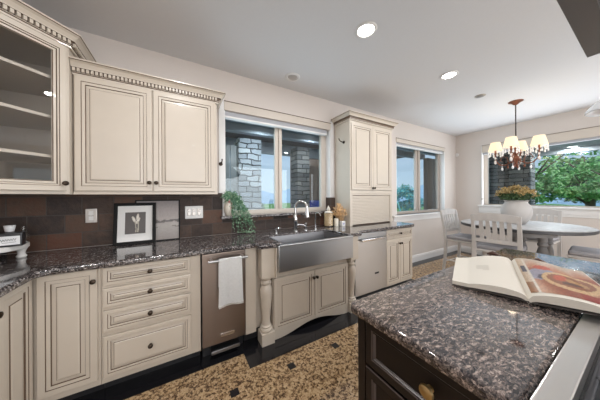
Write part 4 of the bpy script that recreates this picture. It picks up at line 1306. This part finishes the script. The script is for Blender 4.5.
# ------------------------------------------------------------------ breakfast table, chairs and vase
TX, TY, TZ = 4.30, -1.43, 0.91
t = thing('breakfast_table', 'whitewashed round counter-height table by the picture window', 'table', (TX, TY, 0))
MB().lathe([(0.001, TZ - 0.002), (0.655, TZ - 0.002), (0.66, TZ), (0.001, TZ)][::-1] if False else [(0.001, TZ - 0.012), (0.668, TZ - 0.012), (0.672, TZ - 0.004), (0.664, TZ), (0.001, TZ)], (TX, TY, 0), 64).build('tabletop', M_TABLE, t)
MB().lathe([(0.60, TZ - 0.05), (0.662, TZ - 0.05), (0.675, TZ - 0.042), (0.675, TZ - 0.014), (0.668, TZ - 0.0125), (0.60, TZ - 0.0125)], (TX, TY, 0), 64, cap=False).build('table_rim', M_TEDGE, t)
MB().lathe([(0.36, TZ - 0.14), (0.36, TZ - 0.013)], (TX, TY, 0), 40).build('apron', M_TLEG, t)
LEGP = [(0.045, 0.07), (0.050, 0.09), (0.038, 0.12), (0.046, 0.15), (0.034, 0.20), (0.042, 0.32), (0.056, 0.46), (0.058, 0.54), (0.044, 0.60), (0.036, 0.62), (0.052, 0.64), (0.052, 0.66), (0.040, 0.68), (0.048, 0.70), (0.048, 0.765)]
for sx in (-1, 1):
    for sy in (-1, 1):
        MB().lathe(LEGP, (TX + 0.12 + sx * 0.13, TY - 0.10 + sy * 0.13, 0), 18).build('leg', M_TLEG, t)
MB().box(TX - 0.12, TX + 0.30, TY - 0.30, TY + 0.14, 0.025, 0.07, 0.008).box(TX - 0.33, TX + 0.33, TY - 0.05, TY + 0.05, 0.0, 0.03, 0.004).box(TX - 0.05, TX + 0.05, TY - 0.33, TY + 0.33, 0.0, 0.028, 0.004).build('plinth', M_TLEG, t)

def chair_proto(label):
    """seat centre at the origin, sitter faces +Y"""
    t = thing('counter_chair', label, 'chair', (0, 0, 0), 'grey slat-back counter chairs round the table')
    SZ = 0.60
    w = 0.225
    def raw(mb, name, mat):
        o = mb.build(name, mat); o.parent = t; return o
    raw(MB().box(-0.235, 0.235, -0.20, 0.225, SZ - 0.03, SZ, 0.008), 'seat', M_CHAIR)
    cu = MB().box(-0.228, 0.228, -0.185, 0.22, SZ + 0.0005, SZ + 0.055, 0.024, seg=4)
    raw(cu, 'cushion', M_CUSH)
    for s_ in (-1, 1):
        raw(MB().tube([(s_ * 0.205, 0.20, 0.0), (s_ * 0.20, 0.195, 0.30), (s_ * 0.198, 0.19, SZ - 0.03)], [0.017, 0.021, 0.025], 10), 'front_leg', M_CHAIR)
        # rear leg runs on up into the back post
        b = MB()
        path = [(0.0, -0.235, 0), (0, -0.20, 0.30), (0, -0.19, SZ), (0, -0.215, 0.80), (0, -0.262, 1.06)]
        hw = [0.016, 0.019, 0.022, 0.020, 0.018]
        vs = []
        for (x, y, z), h_ in zip(path, hw):
            for dx, dy in ((-1, -1), (1, -1), (1, 1), (-1, 1)):
                vs.append((s_ * 0.222 + dx * h_, y + dy * h_ * 0.9, z))
        fs = [(i * 4 + k, i * 4 + (k + 1) % 4, i * 4 + 4 + (k + 1) % 4, i * 4 + 4 + k) for i in range(4) for k in range(4)] + [(3, 2, 1, 0), (16, 17, 18, 19)]
        b.faces_from(vs, fs)
        raw(b, 'rear_leg', M_CHAIR)
    # arched crest rail
    b = MB()
    n = 16
    rows = []
    for i in range(n + 1):
        x = -0.242 + 0.484 * i / n
        up = 0.030 * cos(x / 0.242 * pi / 2) ** 1.0
        dip = 0.014 * cos(x / 0.20 * pi / 2) if abs(x) < 0.2 else 0
        yb = -0.252 - 0.012 * cos(x / 0.242 * pi / 2)
        z0, z1 = 0.985 + dip, 1.068 + up
        rows.append([(x, yb - 0.014, z0), (x, yb + 0.010, z0), (x, yb + 0.002, z1), (x, yb - 0.022, z1)])
    vs = [v for r in rows for v in r]
    fs = [(i * 4 + k, i * 4 + (k + 1) % 4, i * 4 + 4 + (k + 1) % 4, i * 4 + 4 + k) for i in range(n) for k in range(4)] + [(3, 2, 1, 0), tuple(range(n * 4, n * 4 + 4))]
    b.faces_from(vs, fs)
    raw(b, 'crest_rail', M_CHAIR)
    raw(MB().box(-0.202, 0.202, -0.222, -0.200, 0.705, 0.750, 0.004), 'lower_rail', M_CHAIR)
    for i in range(5):
        x = -0.135 + 0.0675 * i
        b = MB()
        vs = []
        for y, z, h_ in ((-0.211, 0.745, 0.020), (-0.232, 0.87, 0.023), (-0.258, 0.995, 0.020)):
            for dx, dy in ((-h_, -0.007), (h_, -0.007), (h_, 0.007), (-h_, 0.007)):
                vs.append((x + dx, y + dy, z))
        fs = [(q * 4 + k, q * 4 + (k + 1) % 4, q * 4 + 4 + (k + 1) % 4, q * 4 + 4 + k) for q in range(2) for k in range(4)] + [(3, 2, 1, 0), (8, 9, 10, 11)]
        b.faces_from(vs, fs)
        raw(b, 'slat', M_CHAIR)
    for s_ in (-1, 1):
        raw(MB().tube([(s_ * 0.21, -0.205, 0.24), (s_ * 0.202, 0.195, 0.24)], 0.011, 8), 'side_stretcher', M_CHAIR)
    raw(MB().tube([(-0.203, 0.197, 0.18), (0.203, 0.197, 0.18)], 0.013, 8), 'footrest', M_CHAIR)
    raw(MB().tube([(-0.22, -0.215, 0.20), (0.22, -0.215, 0.20)], 0.011, 8), 'rear_stretcher', M_CHAIR)
    return t
ch = chair_proto('grey slat-back counter chair with its back to the island')
ch.location = (3.76, -1.37, 0); ch.rotation_euler = (0, 0, radians(-84))
dup(ch, (4.15, -0.83, 0), radians(-183), 'grey slat-back counter chair nearest the room corner')
dup(ch, (5.16, -1.42, 0), radians(90), 'slat-back counter chair directly in front of the picture window')
dup(ch, (4.35, -2.10, 0), radians(4), 'counter chair at the right frame edge, only its cushioned seat showing')

PC = (4.30, -1.40, TZ + 0.0005)
t = thing('flower_pot', 'wide pale pottery jar of yellow flowers on the breakfast table', 'plant', PC)
MB().lathe([(r_ * 1.1, z_ * 1.2) for r_, z_ in ((0.075, 0), (0.085, 0.003), (0.125, 0.05), (0.15, 0.12), (0.152, 0.17), (0.135, 0.225), (0.112, 0.252), (0.108, 0.268), (0.122, 0.284), (0.116, 0.288), (0.100, 0.27), (0.001, 0.25))], PC, 32).build('pot', M_POT, t)
fl = MB(); lf = MB()
for k in range(95):
    a = random.uniform(0, 2 * pi); r = 0.21 * sqrt(random.random())
    z = 0.445 + 0.085 * (1 - (r / 0.21) ** 2) + random.gauss(0, 0.014)
    p = Vector((PC[0] + r * cos(a), PC[1] + r * sin(a), PC[2] + z))
    for _ in range(14):
        q = p + Vector((random.gauss(0, 0.018), random.gauss(0, 0.018), random.gauss(0, 0.012)))
        leaf(fl, q, (random.gauss(0, 0.8), random.gauss(0, 0.8), 1), random.uniform(0.018, 0.03), 0 if random.random() < 0.6 else 1)
    lf.tube([(PC[0] + 0.05 * cos(a), PC[1] + 0.05 * sin(a), PC[2] + 0.31), p], 0.0022, 4)
for k in range(420):
    a = random.uniform(0, 2 * pi); r = 0.19 * sqrt(random.random())
    leaf(lf, (PC[0] + r * cos(a), PC[1] + r * sin(a), PC[2] + random.uniform(0.36, 0.435)), (random.gauss(0, 1), random.gauss(0, 1), 0.6), 0.035)
lf.build('leaves', M_LEAFD, t, recalc=False)
fl.build('blossoms', [M_FLOWER, M_FLOWER2], t, recalc=False)

# ------------------------------------------------------------------ chandelier
CX, CY = 4.43, -1.37
t = thing('chandelier', 'lit crystal chandelier with cream shades over the breakfast table', 'chandelier', (CX, CY, ZC))
MB().lathe([(0.085, 0.0), (0.082, -0.008), (0.05, -0.022), (0.028, -0.045), (0.012, -0.055), (0.001, -0.055)], (CX, CY, ZC - 0.001), 24).build('ceiling_rose', M_COPPER, t)
MB().tube([(CX, CY, ZC - 0.05), (CX, CY, 2.02)], 0.007, 8).build('stem', M_KNOB, t)
MB().lathe([(0.008, 0.30), (0.02, 0.26), (0.012, 0.22), (0.034, 0.17), (0.04, 0.12), (0.018, 0.08), (0.03, 0.05), (0.045, 0.02), (0.02, -0.02), (0.012, -0.05), (0.022, -0.07), (0.001, -0.10)], (CX, CY, 1.86), 20).build('hub', M_COPPER, t)
for k in range(4):
    ph = radians(-12 + 90 * k)
    R = 0.235
    dx, dy = 0.24 * sin(ph) - 0.97 * cos(ph), -0.97 * sin(ph) - 0.24 * cos(ph)
    px, py = CX + R * dx, CY + R * dy
    zz = 2.00
    pts = []
    for r_, z_ in ((0.02, 1.88), (0.06, 1.835), (0.12, 1.80), (0.18, 1.81), (0.225, 1.87), (R, 1.93), (R, zz)):
        pts.append((CX + r_ * dx, CY + r_ * dy, z_))
    arm = MB().tube(pts, 0.0075, 8).tube([(CX + 0.08 * dx, CY + 0.08 * dy, 1.83), (CX + 0.10 * dx, CY + 0.10 * dy, 1.92), (CX + 0.15 * dx, CY + 0.15 * dy, 1.94), (CX + 0.18 * dx, CY + 0.18 * dy, 1.88), (CX + 0.15 * dx, CY + 0.15 * dy, 1.86)], 0.005, 6)
    arm.lathe([(0.001, 0), (0.034, 0.010), (0.036, 0.016), (0.012, 0.014), (0.012, 0.07)], (px, py, zz - 0.02), 14)
    arm_o = arm.build('arm', M_COPPER, t)
    sh = MB().lathe([(0.090, 0.0), (0.058, 0.138), (0.055, 0.138), (0.087, 0.0)], (px, py, zz + 0.04), 22, cap=False).build('lamp_shade', M_SHADE, t)
    MB().ball((px, py, zz + 0.095), 0.026).build('bulb', M_LENS, arm_o)
    cr = MB()
    ringp = [(px + 0.085 * cos(q * pi / 12), py + 0.085 * sin(q * pi / 12), zz + 0.038) for q in range(25)]
    cr.tube(ringp, 0.003, 5, m=1)
    for i in range(12):
        b_ = i * 2 * pi / 12
        x, y = px + 0.085 * cos(b_), py + 0.085 * sin(b_)
        ln = 3 + (i % 2)
        cr.tube([(x, y, zz + 0.038), (x, y, zz + 0.028 - 0.022 * ln)], 0.002, 4, m=1)
        for j in range(ln):
            cr.ball((x, y, zz + 0.026 - 0.022 * j), 0.0095 if j < ln - 1 else 0.012, seg=6, rings=4, sz=1.0 if j < ln - 1 else 1.5)
    cr.build('crystal_fringe', [M_CRYSW, M_CRYS], t)
    MB().tube([(px, py, zz - 0.02), (px, py, zz - 0.15)], 0.003, 4).ball((px, py, zz - 0.075), 0.014, seg=6, rings=4, sz=1.6).ball((px, py, zz - 0.14), 0.018, seg=6, rings=4, sz=1.9).build('crystal_drop', M_CRYS, t)
    for r_, z_ in ((0.09, 1.80), (0.155, 1.775)):
        MB().tube([(CX + r_ * dx, CY + r_ * dy, z_ + 0.05), (CX + r_ * dx, CY + r_ * dy, z_ - 0.05)], 0.0025, 4).ball((CX + r_ * dx, CY + r_ * dy, z_ - 0.03), 0.014, seg=6, rings=4, sz=1.9).build('crystal_drop', M_CRYSW if r_ > 0.15 else M_COPPER, t)
    d_ = light('chandelier_bulb_light', 'POINT', (px, py, zz + 0.17), (0, 0, 0), LAMP_W, (1.0, 0.80, 0.55), shadow_soft_size=0.05)

# ------------------------------------------------------------------ ceiling fittings
def can(x, y, lit, label):
    t = thing('ceiling_light', label, 'ceiling light', (x, y, ZC))
    MB().lathe([(0.066, -0.002), (0.072, -0.010), (0.086, -0.008), (0.092, -0.001), (0.092, 0.0), (0.066, 0.0)], (x, y, ZC - 0.0005), 32, cap=False).build('trim_ring', M_WHITE, t)
    MB().lathe([(0.001, -0.003), (0.066, -0.003), (0.066, -0.001), (0.001, -0.001)], (x, y, ZC - 0.0005), 28).build('lens', M_LENS if lit else M_LENS2, t)
    if lit:
        light('can_light', 'AREA', (x, y, ZC - 0.018), (0, 0, 0), CAN_W, (1.0, 0.99, 0.985), shape='DISK', size=0.14)
    return t
can(1.388, -1.208, True, 'lit round recessed ceiling light nearest the sink')
can(2.760, -1.222, True, 'lit round recessed ceiling light nearest the chandelier')
can(0.010, -1.208, True, 'lit round recessed ceiling light over the drawer cabinets')
for k, (x, y) in enumerate(((-0.3, -3.6), (0.3, -4.6), (3.0, -3.36), (4.6, -3.9), (0.6, -5.4))):
    can(x, y, True, 'lit recessed ceiling light in the family room behind the island')['group'] = 'family room ceiling lights'
t = thing('eyeball_light', 'unlit small round fitting in the ceiling above the sink', 'ceiling light', (1.17, -0.276, ZC))
MB().lathe([(0.055, -0.003), (0.062, -0.010), (0.084, -0.008), (0.092, 0.0), (0.055, 0.0)], (1.17, -0.276, ZC - 0.0005), 28, cap=False).build('trim_ring', M_WHITE, t)
MB().lathe([(0.001, -0.012), (0.038, -0.010), (0.055, -0.002), (0.001, -0.001)], (1.17, -0.276, ZC - 0.0005), 24).build('lens', M_PLATE, t)
t = thing('smoke_detector', 'small dark grille fitting on the ceiling left of the chandelier', 'detector', (3.73, -1.18, ZC))
MB().lathe([(0.001, -0.012), (0.05, -0.011), (0.062, -0.004), (0.064, 0.0), (0.001, 0.0)], (3.73, -1.18, ZC - 0.0005), 24).build('housing', M_PLATE, t)
MB().lathe([(0.001, -0.0135), (0.04, -0.013), (0.042, -0.012), (0.001, -0.012)], (3.73, -1.18, ZC - 0.0005), 24).build('grille', M_LENS2, t)
t = thing('wall_sensor', 'small round white sensor high in the room corner', 'sensor', (5.75, -0.012, 2.30))
qq = Matrix.Translation((XF, -0.02, 2.30)) @ Matrix.Rotation(radians(-90), 4, 'Y')
MB().lathe([(0.040, 0), (0.040, 0.014), (0.032, 0.022), (0.001, 0.022)], seg=22, mat=qq).build('housing', M_WHITE, t)
# dome pendant at the right frame edge
PX_, PY_, PZ_ = 3.40, -2.30, 2.095
t = thing('pendant_lamp', 'pale grey dome pendant at the right edge of the view', 'lamp', (PX_, PY_, PZ_))
MB().lathe([(0.196, 0.0), (0.200, 0.005), (0.196, 0.025), (0.16, 0.075), (0.10, 0.13), (0.05, 0.165), (0.03, 0.21), (0.028, 0.21), (0.045, 0.158), (0.095, 0.123), (0.155, 0.068), (0.189, 0.022)], (PX_, PY_, PZ_), 40, cap=False).build('dome_shade', M_PEND, t)
MB().tube([(PX_, PY_, PZ_ + 0.20), (PX_, PY_, ZC - 0.01)], 0.007, 8).build('rod', M_STEELV, t)
MB().lathe([(0.06, 0), (0.06, -0.02), (0.01, -0.03), (0.001, -0.03)], (PX_, PY_, ZC - 0.001), 20).build('ceiling_plate', M_STEELV, t)
MB().ball((PX_, PY_, PZ_ + 0.09), 0.04).build('bulb', M_LABEL, t)

# ------------------------------------------------------------------ outside
struct('trim_8', MB().box(-6, 11.5, T + 0.001, 6.0, -0.20, -0.09), M_CONC)
struct('trim_9', MB().box(XF + T + 0.001, 9.4, -7.0, T, -0.20, -0.09), M_CONC)
o = MB().box(-40, 70, -45, 60, -0.40, -0.21).build('lawn', M_LAWN); o['kind'] = 'structure'
# patio roof behind the sink wall
t = thing('patio_roof', 'dark boarded patio roof with pale beams outside the sink window', 'roof', (2, 1.6, 2.62))
MB().box(-4, 6.6, T + 0.002, 2.35, 2.62, 2.76).build('soffit', M_SOFFIT, t)
for y in (0.62, 1.18, 2.22):
    MB().box(-4, 6.6, y, y + 0.13, 2.46 if y < 2 else 2.36, 2.62).build('beam', M_BEAM, t)
for x, y in ((1.28, 0.95), (2.35, 1.00)):  # downlights added to brighten the stone pillar and planks
    MB().lathe([(0.001, -0.004), (0.075, -0.004), (0.088, 0.0), (0.001, 0.0)], (x, y, 2.6195), 20).build('downlight', M_PLENS, t)
    light('patio_pillar_fill', 'AREA', (x, y, 2.44), (radians(20), 0, 0), 7, (0.92, 0.96, 1.0), shape='DISK', size=0.15)
def stone_pillar(x0, x1, y0, y1, z1, label, mat=None):
    b = MB().box(x0, x1, y0, y1, -0.09, z1)
    return tag(b.build('stone_pillar', mat or M_STONE), label, 'pillar', None)
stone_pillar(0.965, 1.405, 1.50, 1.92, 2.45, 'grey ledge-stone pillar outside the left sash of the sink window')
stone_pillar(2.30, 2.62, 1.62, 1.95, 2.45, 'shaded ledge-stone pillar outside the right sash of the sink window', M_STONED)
b = MB()
for i in range(7):
    x = -0.10 + i * 0.155
    b.box(x, x + 0.145, 1.56 + 0.012 * (i % 2), 1.60 + 0.012 * (i % 2), -0.09, 2.30)
tag(b.build('plank_screen', M_PLANK), 'grey vertical plank screen left of the stone pillar outside', 'screen')
b = MB()
for i in range(9):
    x = 2.62 + i * 0.22
    b.box(x, x + 0.212, 2.55 + 0.01 * (i % 2), 2.60 + 0.01 * (i % 2), -0.09, 2.45)
tag(b.build('plank_wall', M_BPLANK), 'dark brown plank wall across the patio behind the right sash', 'wall')
b = MB()
for i in range(5):
    x = 6.40 + i * 0.17
    b.box(x, x + 0.16, 1.0 + 0.01 * (i % 2), 1.12, -0.09, 2.45)
tag(b.build('wooden_screen', M_BPLANK), 'brown plank panel outside the right half of the breakfast-side window', 'panel')
tag(MB().box(2.62, 3.35, 1.75, 2.30, -0.09, 1.22, 0.03).build('storage_box', M_BLUE), 'blue lidded box on the patio seen through the sink window', 'box')
# pool and low white parapet seen from the second window
# porch off the picture window
t = thing('porch_roof', 'grey porch roof with two downlights outside the picture window', 'roof', (7.2, -1.5, 2.52))
MB().box(XF + T + 0.002, 8.6, -9, 0.9, 2.50, 2.66).build('soffit', M_GREYSOF, t)
MB().box(8.45, 8.6, -9, 0.9, 2.38, 2.50).build('fascia', M_GREYSOF, t)
for y, x in ((-1.40, 7.55), (-1.40, 8.30)):
    MB().lathe([(0.001, -0.004), (0.075, -0.004), (0.085, 0.0), (0.001, 0.0)], (x, y, 2.4995), 20).build('downlight', M_PLENS, t)
    light('porch_downlight', 'AREA', (x, y, 2.48), (0, 0, 0), 14, (0.95, 0.97, 1.0), shape='DISK', size=0.15)
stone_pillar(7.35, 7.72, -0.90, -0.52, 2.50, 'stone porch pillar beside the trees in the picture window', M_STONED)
b = MB().box(7.45, 7.60, -0.52, 0.95, -0.09, 2.50)
tag(b.build('stone_wall', M_STONED), 'shaded ledge-stone wall at the left of the picture window', 'wall')

# trees, hedges, hills
def crown_cloud(b, c, r, n_, size, mats=2, flat_=0.8):
    c = Vector(c)
    def inside(sd, k=1.0):
        while True:
            v = Vector((random.uniform(-1, 1), random.uniform(-1, 1), random.uniform(-1, 1)))
            if v.length < 1: return Vector((v.x * r * k, v.y * r * k, v.z * r * flat_ * k))
    clumps = [c + inside(0, 0.86) for _ in range(max(8, n_ // 100))]
    for _ in range(n_):
        k = random.choice(clumps)
        p = k + Vector((random.gauss(0, 0.10) * r, random.gauss(0, 0.10) * r, random.gauss(0, 0.07) * r))
        leaf(b, p, (random.gauss(0, 1), random.gauss(0, 1), random.gauss(0.5, 1)), size * random.uniform(0.6, 1.3), 0 if random.random() < 0.6 else 1)
def tree(label, x, y, h, r, n_, size, mats, group='trees beyond the porch', trunk=True):
    t = thing('tree', label, 'tree', (x, y, -0.21), group)
    b = MB()
    b.tube([(x, y, -0.21), (x + 0.1, y, h * 0.4), (x - 0.05, y + 0.1, h * 0.75)], [0.14, 0.10, 0.05], 8)
    for k in range(7):
        a = k * 0.9 + x
        b.tube([(x + 0.05, y, h * (0.25 + 0.06 * k)), (x + 0.5 * r * cos(a), y + 0.5 * r * sin(a), h * (0.45 + 0.06 * k)), (x + 0.95 * r * cos(a), y + 0.95 * r * sin(a), h * (0.55 + 0.07 * k))], [0.05, 0.035, 0.012], 6)
    b.build('trunk', M_BARK, t)
    f_ = MB()
    for k in range(26):
        a = random.uniform(0, 6.28); q = Vector((x + r * cos(a) * 0.8, y + r * sin(a) * 0.8, h * 0.55 + r * random.uniform(0.2, 0.95)))
        for _ in range(16):
            leaf(f_, q + Vector((random.gauss(0, .09), random.gauss(0, .09), random.gauss(0, .14))) * r, (random.gauss(0, 1), random.gauss(0, 1), 1), size, 1)
    crown_cloud(f_, (x, y, h * 0.55), r, n_, size)
    f_.build('foliage', mats, t, recalc=False)
    return t
tree('leafy green tree nearest the stone porch pillar', 12.0, 0.15, 2.95, 1.0, 4200, 0.115, [M_TREE1, M_TREE2])
tree('pale green open tree at the middle of the picture window', 14.6, -1.05, 3.3, 1.25, 4200, 0.125, [M_TREE2, M_TREE1])
tree('leafy tree at the right frame edge in the picture window', 11.9, -2.15, 2.8, 0.95, 3800, 0.115, [M_TREE1, M_TREE2])
tree('dark blue-green tree far behind the others', 26.0, 0.2, 4.4, 2.6, 5200, 0.30, [M_TREE3, M_TREE1])
def bush(label, x, y, z, r, n_, size, mats, group=None, fl=0.6):
    b = MB()
    crown_cloud(b, (x, y, z), r, n_, size, flat_=fl)
    for _ in range(6):
        b.tube([(x + random.gauss(0, 0.3) * r, y + random.gauss(0, 0.3) * r, -0.22), (x + random.gauss(0, 0.4) * r, y + random.gauss(0, 0.4) * r, z)], 0.03, 5)
    return tag(b.build('bush', mats, recalc=False), label, 'bush', group)
bush('low green bush left of the picture window middle', 9.8, 0.15, 0.66, 0.42, 2600, 0.09, [M_TREE1, M_TREE2])
bush('low pale green bush above the picture window sill', 9.8, -0.95, 0.62, 0.42, 2600, 0.09, [M_TREE2, M_TREE1])
bush('low green bush furthest right above the picture window sill', 9.7, -1.95, 0.60, 0.48, 2600, 0.09, [M_TREE1, M_TREE2])
bush('green leafy bush behind the stone pillar outside the sink', 2.05, 3.9, 0.95, 0.5, 1500, 0.08, [M_IVY, M_IVY2])
bush('teal-green shrub outside the left sash of the breakfast-side window', 9.2, 3.5, 1.05, 0.9, 3600, 0.09, [M_TEAL, M_IVY2], fl=0.9)
b = MB()
for (x, y, r, h_) in ((60, -30, 16, 4.5), (58, -8, 15, 3.8), (40, 48, 22, 5.0), (8, 55, 20, 4.2), (62, 22, 18, 5.2)):
    b.lathe([(r, -0.3), (r * 0.8, h_ * 0.4), (r * 0.5, h_ * 0.8), (r * 0.2, h_), (0.01, h_ * 1.02)], (x, y, 0), 20)
o = b.build('hills', M_HILL); o['kind'] = 'structure'
